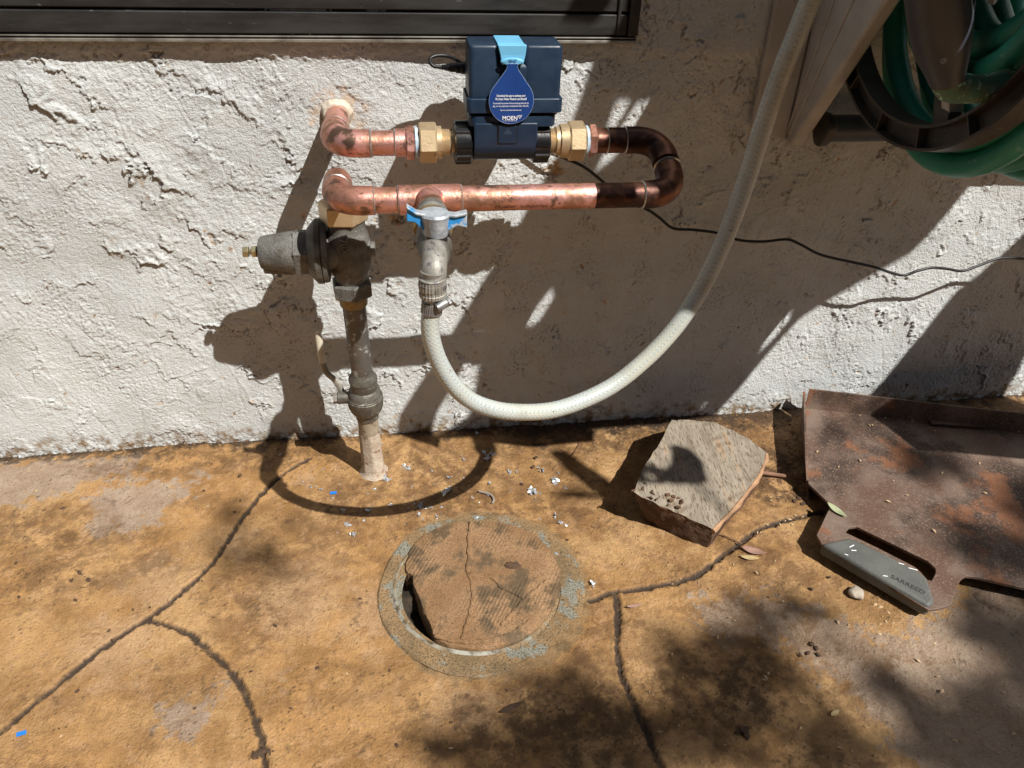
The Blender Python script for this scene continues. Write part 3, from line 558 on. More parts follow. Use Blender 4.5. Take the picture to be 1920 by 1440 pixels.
obj('knurled_collar', *lathe((.0595, -.10, zu), (.0775, -.10, zu), [(0, .0185), (.0015, .0213), (.0165, .0213), (.018, .019)], 108, lobes=kn), M['black'], t_, angle=25)
obj('knurled_collar', *lathe((.1415, -.10, zu), (.1590, -.10, zu), [(0, .0185), (.0015, .0210), (.016, .0210), (.0175, .0185)], 108, lobes=kn), M['black'], t_, angle=25)
XA, XB = .0735, .1655
def rrect(x0, x1, y0, y1, z, r, n=6):
    out = []
    for cx, cy, a in ((x1-r, y1-r, 0), (x0+r, y1-r, 90), (x0+r, y0+r, 180), (x1-r, y0+r, 270)):
        for i in range(n+1):
            th = math.radians(a+90*i/n); out.append(np.array([cx+r*math.cos(th), cy+r*math.sin(th), z]))
    return out
def rbox(x0, x1, y0, y1, z0, z1, r, ch=.0025):
    pr = [(z0, ch*.6), (z0+ch*.5, 0), (z1-ch, 0), (z1-ch*.5, ch*.18), (z1-ch*.15, ch*.5), (z1, ch)]
    return ring_mesh([rrect(x0+i, x1-i, y0+i, y1-i, z, max(r-i, .0005)) for z, i in pr])
# upper housing : notch in the middle of its front
yf, yb = -.118, -.074; ztop = .5555; zband1 = .5065; zband0 = .4925; znk = .4810
nx0, nx1 = .1025, .1275; nzb = .5385
sec = MB(); sec.add(*rbox(XA, nx0, yf, yb, zband1-.002, ztop, .005)); sec.add(*rbox(nx1, XB, yf, yb, zband1-.002, ztop, .005)); sec.add(*rbox(nx0-.004, nx1+.004, yf+.013, yb+.001, zband1-.002, ztop-.0008, .002)); sec.add(*rbox(nx0-.007, nx1+.007, yf+.0003, yf+.03, zband1-.002, nzb, .003, .004))
hs = sec.out('upper_housing', M['navy'], t_, angle=30)
obj('rear_housing', *rbox(XA+.004, XB-.004, yb-.002, -.047, zband0-.008, ztop-.0055, .008), M['navy'], t_, angle=30)
obj('housing_band', *rbox(XA-.0025, XB+.0025, yf-.0035, yb-.0, zband0, zband1, .006, .001), M['navy'], t_, angle=30)
obj('seam_gap', *rbox(XA+.001, XB-.001, yf+.004, yb-.002, zband0-.004, zband0+.002, .004, .0004), M['black'], t_)
obj('lower_housing', *rbox(XA+.0, XB-.003, yf-.001, yb-.002, znk-.003, zband0-.003, .008, .001), M['navy'], t_, angle=30)
# neck: U-shaped shell over the pipe axis
xa, xb = .0785, .1435
prof = [(-.121, zband0-.010)]+[(-.10-.0215*math.cos(a), zu+.004-.0215*math.sin(a)) for a in np.linspace(0, math.pi, 22)]+[(-.079, zband0-.010)]
mb = MB(); A0 = [np.array([xa, y, z]) for y, z in prof]; mb.add(*prism(A0, (xb-xa, 0, 0))); mb.out('neck', M['navy'], t_, bevel=.0012)
fx0, fx1 = .1035, .1215
obj('service_door', *box(((fx0+fx1)/2, -.1222, .4715), (fx1-fx0, .001, .0175)), M['navy'], t_, smooth=False, bevel=.0004)
for (x0, x1, z0, z1) in ((fx0-.0008, fx0, .4625, .4805), (fx1, fx1+.0008, .4625, .4805), (fx0, fx1, .4800, .4808)):
    obj('door_gap', *box(((x0+x1)/2, -.1217, (z0+z1)/2), (x1-x0, .0009, z1-z0)), M['black'], t_, smooth=False)
for i in range(5):
    w_ = .0018+.0018*i; obj('vent_mark', *box((.1125, -.1228, .4775-i*.0013), (w_, .0003, .00035)), M['faint'], t_, smooth=False)
# light blue clip
cl = prism([(nx0-.0015, yf-.0035, ztop+.001), (nx1+.0015, yf-.0035, ztop+.001), (nx1+.0005, yf-.0035, ztop-.008), (nx1-.0015, yf-.0045, ztop-.0165), (nx0+.0025, yf-.0045, ztop-.0165), (nx0+.001, yf-.0035, ztop-.008)], (0, .007, 0))
ck = MB().add(*cl); ck.add(*box(((nx0+nx1)/2-.001, (yf+yb)/2-.002, ztop+.0006), (nx1-nx0+.001, .036, .0026))); clip = ck.out('blue_clip', M['ltblue'], t_, smooth=False, bevel=.0007)
V, F = lathe(((nx0+nx1)/2, yf-.0048, ztop-.0135), ((nx0+nx1)/2, yf-.0062, ztop-.0135), [(0, .0115), (.0008, .0105), (.0013, .009)], 28, sq=.32); obj('clip_badge', V, F, M['ltblue'], clip)
text_mesh('badge_lettering', 'ƎMЄ', .0045, ((nx0+nx1)/2, yf-.0064, ztop-.0135), (1, 0, 0), (0, 0, 1), M['tag'], clip, .00005, width=.008)
# power inlet
obj('power_inlet', *cyl(Y(876, 127, .062), Y(864, 127, .062), .0062, 20, ch=.0006), M['black'], t_)
# ================================================================ HANG TAG
tgc = Y(955, 190, .123); tx = .1150; ty = -.1245
tg = thing('hang_tag', 'glossy dark blue drop-shaped paper tag hanging on the front of the navy monitor', 'tag', (tx, ty, ztop-.014))
tz0 = .5055; Rr = .0222; pts = []
for a in np.linspace(math.radians(142), math.radians(398), 46): pts.append((tx+Rr*math.cos(a), tz0+Rr*math.sin(a)))
pts += [(tx+.0062, tz0+.0290), (tx+.0052, tz0+.0310), (tx+.0050, ztop-.0150), (tx-.0050, ztop-.0150), (tx-.0052, tz0+.0310), (tx-.0062, tz0+.0290)]
obj('tag_card', *prism([(x, ty-.0006-.00*(z-.47), z) for x, z in pts], (0, .0005, 0)), M['tag'], tg, smooth=False)
ed = [np.array((x*1.0, ty-.0004, z)) for x, z in pts]+[np.array((pts[0][0], ty-.0004, pts[0][1]))]
V, F, uv = sweep(ed, .00028, 5, caps=False); obj('tag_edge', V, F, M['tagedge'], tg, uv=uv)
fy = ty-.0010
for s, zz, wd_, sz, bo in (('Download the app to activate your', .5035, .0285, .0030, .00005), ('Flo Smart Water Monitor and Shutoff', .5003, .0310, .0030, .00005), ('If connected to power without activating through the', .4963, .0355, .0024, .0), ('app, you may experience unexpected water shut-offs.', .4936, .0360, .0024, .0), ('Tag to be removed by homeowner only', .4896, .0215, .0020, 0), ('MOEN', .4817, .0150, .0056, .00006), ('SMART WATER NETWORK', .4790, .0135, .0011, 0)):
    text_mesh('tag_lettering', s, sz, (tx-(.0005 if s != 'MOEN' else .001), fy, zz+.0072), (1, 0, 0), (0, 0, 1), M['white'], tg, .00004, bo, width=wd_)
mk = MB()
for dx, dz in ((0, 0), (.0011, .0003), (.0023, 0), (.0034, .0003), (.0008, -.0012), (.002, -.0012), (.0031, -.0010), (.0018, -.0024)): mk.add(*box((tx+.0072+dx, fy, .4912+dz), (.00075, .0001, .00075)))
mk.out('tag_emblem', M['white'], tg, smooth=False)
# ================================================================ POWER CORD
t_ = thing('power_cord', 'thin black power cord running from the navy monitor along the stucco wall', 'cord', (.066, -.062, .53))
pl = Y(866, 127, .062); Lp = lambda px, py, y: Y(px, py, y)
obj('plug', *lathe(pl, pl+np.array([-.024, 0, .0005]), [(0, .0055), (.006, .0055), (.0065, .0045), (.012, .0045)]+[(.0125+.0016*i+.0008*j, .0040-.0004*i+(.0004 if j else -.0003)) for i in range(5) for j in (0, 1)]+[(.0222, .0016)], 20), M['black'], t_)
cp = [pl+np.array([-.021, 0, .0005]), Lp(813, 124, .062), Lp(806, 116, .061), Lp(809, 108, .059), Lp(822, 104, .056), Lp(842, 106, .052), Lp(862, 117, .044), Lp(885, 135, .022), Lp(920, 190, .018), Lp(980, 250, .016), Lp(1030, 285, .016), Lp(1060, 297, .016), Lp(1098, 315, .015), Lp(1135, 345, .014), Lp(1172, 378, .014), Lp(1210, 391, .013), Lp(1236, 408, .014), Lp(1262, 428, .016), Lp(1300, 431, .018), Lp(1345, 437, .020), Lp(1385, 450, .022), Lp(1430, 453, .026), Lp(1475, 449, .030), Lp(1500, 458, .034), Lp(1540, 478, .038), Lp(1600, 492, .042), Lp(1640, 501, .044), Lp(1690, 516, .044), Lp(1720, 508, .044), Lp(1747, 502, .043), Lp(1775, 504, .040), Lp(1805, 508, .038), Lp(1835, 498, .036), Lp(1877, 484, .034), Lp(1930, 486, .032), Lp(2000, 488, .03), Lp(2080, 486, .03)]
V, F, uv = sweep(spline(cp, 8), .00185, 12); obj('cord', V, F, M['cord'], t_, uv=uv)
# ================================================================ REGULATOR
yr = -.098; rx0 = -.0585
t_ = thing('pressure_regulator', 'dark grey cast pressure regulator with a bell lying to the left, below the copper elbow', 'regulator', (rx0, yr, .28))
zr = .3375
obj('body', *lathe((rx0, yr, .300), (rx0, yr, .372), [(0, .0165), (.006, .0175), (.012, .0205), (.020, .0235), (.055, .0235), (.060, .0215), (.062, .0205), (.072, .0205)], 44), M['bronze'], t_)
obj('side_arm', *cyl((rx0, yr, zr), (-.086, yr, zr), .0215, 40, ch=.001), M['bronze'], t_)
obj('side_plug', *lathe((rx0+.015, yr, zr+.001), (rx0+.0295, yr, zr+.001), [(0, .013), (.009, .0125), (.0095, .0085), (.0135, .0083), (.0145, .007)], 24), M['bronze'], t_)
obj('diaphragm_flange', *lathe((-.0800, yr, zr), (-.1015, yr, zr), [(0, .026), (.001, .034), (.0052, .0352), (.0055, .0335), (.0068, .0335), (.0071, .0358), (.0125, .0358), (.0150, .0335), (.0215, .026)], 48), M['bronze'], t_)
obj('hex_bonnet', *hexn((-.100, yr, zr), (-.117, yr, zr), .0262, .0015, phase=.30), M['bronze'], t_, angle=20)
obj('bell', *lathe((-.116, yr, zr), (-.1545, yr, zr), [(0, .0230), (.004, .0230), (.034, .0185), (.0375, .0165), (.0385, .0135)], 44), M['bronze'], t_)
obj('bell_lug', *cyl((-.118, yr-.004, zr-.0155), (-.151, yr-.004, zr-.0125), .0095, 24, ch=.0015), M['bronze'], t_)
ab = obj('adjusting_bolt', *cyl((-.150, yr, zr+.002), (-.164, yr, zr+.002), .0034, 18), M['boltbrass'], t_)
obj('lock_nut', *hexn((-.1565, yr, zr+.002), (-.1620, yr, zr+.002), .0068, .0006, phase=.4), M['boltbrass'], t_, angle=20)
obj('bolt_head', *hexn((-.1655, yr, zr+.002), (-.1715, yr, zr+.002), .0064, .0006, phase=.4), M['boltbrass'], t_, angle=20)
obj('top_union', *hexn((rx0-.002, yr, .3735), (rx0-.002, yr, .395), .0262, .002, phase=.42), M['brass'], t_, angle=20)
obj('lower_union', *hexn((rx0, yr+.001, .282), (rx0, yr+.001, .3005), .0238, .002, phase=.15), M['bronze'], t_, angle=20)
obj('union_tail', *lathe((rx0, yr+.002, .267), (rx0, yr+.001, .283), [(0, .0125), (.003, .0160), (.016, .0165)], 32), M['brassdull'], t_)
text_mesh('cast_lettering', '70X', .011, (rx0-.0030, yr-.0237, .353), (0, .0, -1), (1, .0, 0), M['bronze'], t_, .0008, .0003)
# ================================================================ RISER + BALL VALVE
rb = np.array([-.0535, -.0845, 0.]); rt = np.array([rx0, -.0965, .268]); rp = lambda z: rb+(rt-rb)*(z/.268)
t_ = thing('riser_pipe', 'weathered vertical supply pipe rising from the patio, plastered at its foot', 'pipe', rb)
obj('copper_tube', *cyl(rp(.150), rt, .0130, 32, r2=.0135), M['darkcopper'], t_)
obj('painted_pipe', *cyl(rp(.070), rp(.108), .0132, 32, ch=.0005), M['pvc'], t_)
obj('plastered_foot', *lathe(rp(-.004), rp(.074), [(0, .023), (.004, .0205), (.009, .0165), (.014, .0148), (.040, .0142), (.064, .0138), (.078, .0134)], 40, lobes=lambda th: 1+.03*math.sin(3*th)+.03*math.sin(7*th+1)+.015*math.sin(13*th)), M['plaster'], t_)
t_ = thing('ball_valve', 'grey bronze ball valve on the riser pipe, its cream lever pointing up', 'valve', rp(.10))
obj('valve_body', *lathe(rp(.098), rp(.172), [(0, .0128), (.001, .0145), (.010, .0150), (.0105, .0172), (.016, .0205), (.022, .0222), (.034, .0226), (.0345, .0218), (.0365, .0218), (.037, .0210), (.045, .0195), (.048, .0165), (.0495, .0168), (.060, .0168), (.0605, .0178), (.064, .0178), (.070, .0140), (.074, .0131)], 44), M['valve'], t_)
vb = rp(.129)
obj('stem_boss', *cyl(vb+np.array([-.015, .0, .003]), vb+np.array([-.034, 0, .003]), .0080, 24, ch=.0006), M['valve'], t_)
obj('stem_nut', *hexn(vb+np.array([-.034, 0, .003]), vb+np.array([-.0395, 0, .003]), .0072, .0006), M['zinc'], t_, angle=20)
lv = [vb+np.array([-.0355, -.006, -.001]), vb+np.array([-.0365, -.001, .008]), vb+np.array([-.0405, .0, .0165]), vb+np.array([-.049, .001, .031]), vb+np.array([-.0525, .001, .042]), vb+np.array([-.0535, .001, .060]), vb+np.array([-.0545, .001, .0975])]
lv2 = [Y(644, 748, .086), Y(640, 732, .084), Y(628, 713, .080), Y(612, 698, .076), Y(605, 680, .073), Y(601, 655, .071), Y(596, 622, .070)]
def strap(path, w0, th, m, name, parent, wd=None):
    path = spline(path, 6); n = len(path); R = []
    for i, p in enumerate(path):
        d = path[min(i+1, n-1)]-path[max(i-1, 0)]; d /= np.linalg.norm(d); s = np.cross(d, [0, 1., 0]); s /= np.linalg.norm(s); q = np.cross(d, s); ww = wd(i/(n-1)) if wd else w0
        R.append([p+s*ww*math.cos(a)*1.0+q*th*math.sin(a) for a in [2*math.pi*k/16 for k in range(16)]])
    return obj(name, *ring_mesh(R), m, parent)
strap(lv2[:6], .0040, .0024, M['leversteel'], 'lever', t_)
strap(lv2[4:], .007, .0030, M['lever'], 'lever_sleeve', t_, wd=lambda s: .0044*(1-.5*max(0, (s-.85)/.15)**2))
# ================================================================ HOSE BIB
t_ = thing('hose_bib', 'grey hose tap with a worn blue butterfly handle below the copper tee', 'tap', (.029, -.215, .42))
zc = .430; bx = .0275
obj('valve_body', *lathe((.030, -.208, zl+.0015), (bx, -.318, zc-.002), [(0, .0150), (.012, .0160), (.014, .0135), (.030, .0135), (.05, .0155), (.078, .0155), (.085, .0135), (.098, .0125), (.108, .010)], 36), M['bronze'], t_)
obj('brass_flange', *lathe((.0295, -.235, zl+.0025), (.029, -.243, zl+.003), [(0, .017), (.001, .0185), (.007, .0185), (.008, .017)], 30), M['brassdull'], t_)
tube('outlet_elbow', [(bx, -.300, zc), (bx-.001, -.318, zc), (bx-.002, -.3265, zc-.003), (bx-.003, -.3305, zc-.010), (bx-.0035, -.3315, zc-.016)], .0108, M['zinc'], t_, 8)
obj('outlet_stem', *lathe((bx-.0035, -.3315, zc-.004), (bx-.004, -.332, .4185), [(0, .0100), (.006, .0088), (.0085, .0085), (.0115, .0085)], 30), M['zinc'], t_)
h0 = Y(817, 440, .292); h1 = Y(815, 396, .292); hz = (h1-h0)/np.linalg.norm(h1-h0)
obj('packing_nut', *cyl(h0+hz*-.006, h0+hz*.004, .0100, 24, ch=.001), M['black'], t_)
hb = obj('handle', *lathe(h0, h1, [(0, .0098), (.002, .0108), (.012, .0112), (.0185, .0128), (.0205, .0115)], 34, lobes=lambda th: 1+.05*math.sin(2*th)), M['greypaint'], t_)
for sx, e0, e1 in ((-1, (762, 384), (762, 412)), (1, (875, 395), (875, 424))):
    top = Y(*e0, .292); bot = Y(*e1, .292); c0 = h1-hz*.001+np.array([sx*.008, 0, 0]); c1 = h1-hz*.017+np.array([sx*.009, 0, 0])
    mids = (c0*.5+top*.5)+np.array([0, 0, -.0018]), (c1*.45+bot*.55)+np.array([0, 0, .0035])
    P = [c0, mids[0], top, bot, mids[1], c1]; obj('handle_wing', *prism([p+np.array([0, .0035*0-.004, 0]) for p in P], (0, .0028, 0)), M['bluepaint'], hb, bevel=.0008)
    P2_ = [c0+hz*.0006, mids[0]+hz*.0006, top+hz*.0006, top-hz*.0018, mids[0]-hz*.0016, c0-hz*.002]; obj('wing_flange', *prism([p+np.array([0, -.006, 0]) for p in P2_], (0, .0085, 0)), M['greypaint'], hb, bevel=.0007)
# ================================================================ BRAIDED HOSE
def hosemat():
    m = bpy.data.materials.new('braided_clear_vinyl'); m.use_nodes = True; t = m.node_tree; L = t.links.new; b = t.nodes['Principled BSDF']
    uvn = t.nodes.new('ShaderNodeUVMap'); sx = t.nodes.new('ShaderNodeSeparateXYZ'); L(uvn.outputs[0], sx.inputs[0])
    def math_(op, a, bb=None):
        n = t.nodes.new('ShaderNodeMath'); n.operation = op
        for i, v in enumerate((a, bb)):
            if v is None: continue
            if isinstance(v, (int, float)): n.inputs[i].default_value = v
            else: L(v, n.inputs[i])
        return n.outputs[0]
    u = math_('MULTIPLY', sx.outputs[0], 2*math.pi*230); v = math_('MULTIPLY', sx.outputs[1], 2*math.pi*12)
    s1 = math_('SINE', math_('ADD', u, v)); s2 = math_('SINE', math_('SUBTRACT', u, v)); s = math_('MAXIMUM', s1, s2)
    dsh = math_('MULTIPLY', math_('GREATER_THAN', math_('SINE', math_('MULTIPLY', sx.outputs[0], 2*math.pi*210)), .80), math_('GREATER_THAN', math_('SINE', math_('MULTIPLY', sx.outputs[1], 2*math.pi*6)), .35))
    mr = t.nodes.new('ShaderNodeMapRange'); L(s, mr.inputs[0]); mr.inputs['From Min'].default_value = .7; mr.inputs['From Max'].default_value = 1
    def mix(f, a, bb):
        x = t.nodes.new('ShaderNodeMix'); x.data_type = 'RGBA'; L(f, x.inputs[0])
        for vv, k in ((a, 6), (bb, 7)):
            if isinstance(vv, tuple): x.inputs[k].default_value = (*vv, 1)
            else: L(vv, x.inputs[k])
        return x.outputs[2]
    tc = t.nodes.new('ShaderNodeTexCoord'); n = t.nodes.new('ShaderNodeTexNoise'); n.inputs['Scale'].default_value = 14; n.inputs['Detail'].default_value = 6; L(tc.outputs['Object'], n.inputs['Vector'])
    r2 = t.nodes.new('ShaderNodeMapRange'); L(n.outputs[0], r2.inputs[0]); r2.inputs['From Min'].default_value = .4; r2.inputs['From Max'].default_value = .62
    c = mix(r2.outputs[0], (.43, .46, .45), (.47, .475, .41)); c = mix(math_('MULTIPLY', mr.outputs[0], .30), c, (.62, .65, .62)); c = mix(math_('MULTIPLY', dsh, .55), c, (.16, .26, .33))
    n3 = t.nodes.new('ShaderNodeTexNoise'); n3.inputs['Scale'].default_value = 42; n3.inputs['Detail'].default_value = 8; L(tc.outputs['Object'], n3.inputs['Vector']); r4 = t.nodes.new('ShaderNodeMapRange'); L(n3.outputs[0], r4.inputs[0]); r4.inputs['From Min'].default_value = .52; r4.inputs['From Max'].default_value = .72; r4.inputs['To Max'].default_value = .55; c = mix(r4.outputs[0], c, (.30, .27, .20))
    n2 = t.nodes.new('ShaderNodeTexNoise'); n2.inputs['Scale'].default_value = 170; L(tc.outputs['Object'], n2.inputs['Vector']); r3 = t.nodes.new('ShaderNodeMapRange'); L(n2.outputs[0], r3.inputs[0]); r3.inputs['From Min'].default_value = .70; r3.inputs['From Max'].default_value = .74
    c = mix(r3.outputs[0], c, (.2, .16, .1)); L(c, b.inputs['Base Color']); b.inputs['Roughness'].default_value = .38; b.inputs['Coat Weight'].default_value = .3; b.inputs['Coat Roughness'].default_value = .2
    b.inputs['Subsurface Weight'].default_value = .15; b.inputs['Subsurface Radius'].default_value = (.004, .004, .003)
    bp = t.nodes.new('ShaderNodeBump'); bp.inputs['Distance'].default_value = .00008; L(s, bp.inputs['Height']); L(bp.outputs[0], b.inputs['Normal']); return m
M['hose'] = hosemat()
t_ = thing('braided_hose', 'pale braided vinyl hose hanging in a loop from the hose tap', 'hose', (.024, -.33, .41))
hp = [(.0238, -.3318, .4040), Y(811, 575, .332), Y(806, 605, .333), Y(810, 640, .334), Y(826, 684, .334), Y(852, 724, .333), Y(885, 752, .330), Y(930, 768, .328), Y(980, 773, .322), Y(1035, 769, .312), Y(1090, 752, .300), Y(1150, 722, .288), Y(1208, 676, .277), Y(1258, 624, .268), Y(1300, 566, .260), Y(1338, 495, .253), Y(1372, 415, .248), Y(1402, 330, .245), Y(1430, 240, .243), Y(1462, 145, .243), Y(1498, 55, .245), Y(1536, -40, .248), Y(1580, -150, .25), Y(1625, -260, .25)]
V, F, uv = sweep(spline(hp, 10), lambda q: .0078*(1+.16*q+.008*math.sin(q*61)+.006*math.sin(q*149)), 26); obj('tube', V, F, M['hose'], t_, uv=uv)
kn2 = lambda th: 1+.02*(1 if math.sin(26*th) > 0 else -1)
obj('coupling', *lathe((.0236, -.332, .4195), (.0238, -.332, .4035), [(0, .0090), (.0005, .0110), (.0030, .0113), (.0031, .0116), (.0085, .0116), (.0088, .0111), (.0120, .0111), (.0125, .0116), (.0155, .0113), (.016, .009)], 104, lobes=kn2), M['zinc'], t_, angle=25)
obj('washer', *cyl((.0236, -.332, .4193), (.0236, -.332, .4212), .0112, 30, ch=.0006), M['zinc'], t_)
c0 = Y(811, 566, .332); c1 = Y(808, 592, .333); dv = (c1-c0)/np.linalg.norm(c1-c0)
clp = obj('hose_clamp', *lathe(c0, c1, [(0, .0084), (.0003, .0090), (.0100, .0090), (.0103, .0084)], 90, lobes=lambda th: 1+.02*(1 if math.sin(30*th) > 0 else -1)), M['chrome'], t_, angle=25)
q0 = Y(818, 578, .342); q1 = Y(838, 566, .338); obj('clamp_screw', *cyl(q0, q1, .0040, 20, ch=.0006), M['chrome'], clp)
obj('clamp_screw_head', *hexn(q1, q1+(q1-q0)/np.linalg.norm(q1-q0)*.003, .0046, .0004), M['chrome'], clp, angle=20)
# ================================================================ HOSE REEL
t_ = thing('hose_reel', 'brown and beige wall-mounted hose reel wound with green hose in the upper right corner', 'hose reel', (.47, 0, .43))
# beige bracket: flat plate on the wall, gusset standing out from it
bxl = Y(1420, 120, 0)[0]; GXP = .472
obj('wall_plate', *prism([(bxl+.003, -.0055, .440), (.470, -.0055, .425), (.470, -.0055, .80), (bxl-.002, -.0055, .80)], (0, -.008, 0)), M['beige'], t_, bevel=.0015)
pts = [(1463, 262), (1509, 256)]; gy1 = X(1690, 0, .489); gy0 = X(1509, 252, .489)
dr = (gy1-gy0); e2 = gy1+dr*.55
gus = [(GXP, -.0060, .4235), (GXP, gy0[1]-.004, gy0[2]-.012), (GXP, gy1[1], gy1[2]), (GXP, e2[1], e2[2]), (GXP, e2[1]+.05, .78), (GXP, -.0060, .80)]
obj('gusset', *prism(gus, (.018, 0, 0)), M['beige'], t_, bevel=.004)
for s in (.35, .62):
    a = np.array([GXP-.0008, gus[1][1]*s-.002, .435]); b_ = np.array([GXP-.0008, gus[3][1]*s, gus[3][2]]); V, F, uv = sweep([a, b_], .0014, 8); obj('rib', V, F, M['beige'], t_, uv=uv)
# axle tube behind
obj('back_tube', *cyl((.503, -.034, .447), (.95, -.034, .447), .0155, 30), M['dkslate'], t_)
obj('tube_clip', *lathe((.500, -.034, .447), (.513, -.034, .447), [(0, .019), (.003, .020), (.010, .019), (.013, .0155)], 24, lobes=lambda th: 1+.08*math.sin(3*th)), M['brown'], t_)
RXP = .492; CY, CZ, RR = -.2455, .686, .171
def circ_fit():
    P = np.array([X(px, py, RXP) for px, py in [(1588, 160), (1606, 205), (1640, 250), (1690, 279), (1740, 283), (1800, 268), (1860, 235), (1920, 185)]])[:, 1:]
    A = np.c_[2*P, np.ones(len(P))]; s = np.linalg.lstsq(A, (P**2).sum(1), rcond=None)[0]; return s[0], s[1], math.sqrt(s[2]+s[0]**2+s[1]**2)
CY, CZ, RR = circ_fit()
def rx_ring(x, r, n=120): return [np.array([x, CY+r*math.cos(2*math.pi*k/n), CZ+r*math.sin(2*math.pi*k/n)]) for k in range(n)]
ri = RR-.024
fl = obj('flange_ring', *ring_mesh([rx_ring(RXP, RR), rx_ring(RXP, RR-.0028), rx_ring(RXP+.010, RR-.0032), rx_ring(RXP+.010, ri+.0032), rx_ring(RXP, ri+.0028), rx_ring(RXP, ri), rx_ring(RXP+.022, ri-.001), rx_ring(RXP+.022, RR+.001)], closed=True), M['brown'], t_, angle=30)
for k in range(16):
    a = 2*math.pi*(k+.35)/16; c_ = np.array([RXP+.0052, CY+(RR+ri)/2*math.cos(a), CZ+(RR+ri)/2*math.sin(a)]); rot = np.array([[1, 0, 0], [0, math.cos(a), -math.sin(a)], [0, math.sin(a), math.cos(a)]])
    obj('web', *box(c_, (.0098, RR-ri-.004, .0018), rot), M['brown'], fl, smooth=False, bevel=.0004)
for k in (2, 3, 4):
    a = 2*math.pi*(k+.5)/6+math.radians(-22); d1 = np.array([0, math.cos(a), math.sin(a)]); n1 = np.array([0, -math.sin(a), math.cos(a)]); cc = np.array([RXP+.006, CY, CZ])
    P = [cc+d1*.03+n1*.016, cc+d1*(ri+.002)+n1*.011, cc+d1*(ri+.002)-n1*.011, cc+d1*.03-n1*.016]; obj('spoke', *prism(P, (.014, 0, 0)), M['brown'], fl, bevel=.002)
obj('hub', *cyl((RXP-.01, CY, CZ), (.70, CY, CZ), .045, 40, ch=.004), M['brown'], t_)
# green hose wound on the hub
hs_ = []; rr0 = random.Random(4)
def loops(x0, x1, turns, rad, sag, ph=0, jit=.006):
    P = []; n = int(turns*20)
    for i in range(n+1):
        a = 2*math.pi*i/20+ph; x = x0+(x1-x0)*i/n+rr0.gauss(0, jit*.15); r = rad+jit*math.sin(a*.37+ph); P.append(np.array([x, CY+r*math.cos(a), CZ-sag*.5+(r+sag*.5)*math.sin(a)]))
    return P
zc_o = CZ-X(1757, 304, .525)[2]; zc_i = CZ-X(1757, 280, .52)[2]
for x0, x1, tn, rad, sag in ((.520, .62, 4, RR*.62, .004), (.62, .53, 4, RR*.50, .004), (.522, .70, 5, RR*.80, zc_i-RR*.80-.002), (.525, .70, 4, RR*.86, zc_o-RR*.86+.010)):
    V, F, uv = sweep(spline(loops(x0, x1, tn, rad, max(sag, .004), math.pi/2), 3), .0118, 14); obj('green_hose', V, F, M['green'], t_, uv=uv)
# dark sleeve hanging through the flange with the worn green hose end
s0 = Y(1752, -48, .31); s1 = Y(1776, 150, .30)
d = s1-s0; Ls = np.linalg.norm(d)
obj('hose_guide', *lathe(s0, s1, [(0, .022), (Ls*.45, .0228), (Ls*.70, .0205), (Ls*.9, .0155), (Ls, .0135), (Ls, .0115), (Ls-.02, .011)], 32, caps=False), M['dkslate'], t_)
V, F, uv = sweep(spline([s1-d/Ls*.02, s1+np.array([0.003, 0, -.004]), Y(1812, 166, .30), Y(1850, 165, .285), Y(1890, 150, .27)], 8), lambda s: .0125-.002*s, 18); obj('hose_end', V, F, M['greenworn'], t_, uv=uv)
obj('guide_screw', *lathe(Y(1769, 113, .3215), Y(1769, 113, .3235), [(0, .0024), (.001, .0022), (.001, .0012), (.0005, .001)], 16), M['zinc'], t_)
obj('support_post', *prism([Y(1778, 168, .25), Y(1812, 168, .25), Y(1803, 240, .25), Y(1780, 242, .25)], (0, .012, 0)), M['beige'], t_, bevel=.001)
# ================================================================ WOOD BLOCK
bt = [G(1260, 787, .070), G(1300, 788, .068), G(1336, 791, .066), G(1374, 806, .060), G(1410, 828, .054), G(1436, 848, .050), G(1434, 862, .049), G(1420, 893, .046), G(1380, 945, .041), G(1336, 992, .037), G(1285, 968, .044), G(1235, 948, .052), G(1188, 922, .060), G(1205, 880, .063), G(1232, 840, .067)]
bb_ = [G(1270, 800, 0), G(1300, 800, 0), G(1340, 810, 0), G(1380, 830, 0), G(1405, 860, 0), G(1425, 880, 0), G(1424, 893, 0), G(1410, 925, 0), G(1372, 975, 0), G(1327, 1028, 0), G(1280, 1014, 0), G(1240, 996, 0), G(1208, 975, 0), G(1215, 900, 0), G(1240, 850, 0)]
cb = np.mean(bt, axis=0); gg = np.random.default_rng(8)
# dense loop around, top disc with inner rings
def dens(L_, k=6): return spline(L_+[L_[0]], k)[:-1]
def lins(L_, k=5):
    out = []
    for i in range(len(L_)):
        a, b = np.array(L_[i]), np.array(L_[(i+1) % len(L_)])
        for j in range(k): out.append(a+(b-a)*j/k+gg.normal(0, .0007, 3)*np.array([1, 1, .3])*(j > 0))
    return out
T_ = lins(bt, 5); B_ = lins(bb_, 5)
nT = len(T_); kk = [i/nT for i in range(nT)]
V = []; rings = []
lowf = lambda i, j, a: a*(math.sin(i*.9+j*1.7)+math.sin(i*.37+j*.6+2)+.6*gg.normal())
for j, s in enumerate((0, .12, .3, .5, .7, .88, .96)):
    rings.append([T_[i]*s+B_[i]*(1-s)+np.array([lowf(i, j, .0009), lowf(i+9, j, .0009), 0 if j == 0 else lowf(i, j+3, .0005)]) for i in range(nT)])
side = MB().add(*ring_mesh(rings+[T_], caps=False))
cT = np.mean(T_, axis=0); top = [T_]
for s in (.97, .9, .78, .62, .45, .28, .1): top.append([cT+(p-cT)*s+np.array([0, 0, (.0012*(1-s)+gg.normal()*.00025)]) for p in T_])
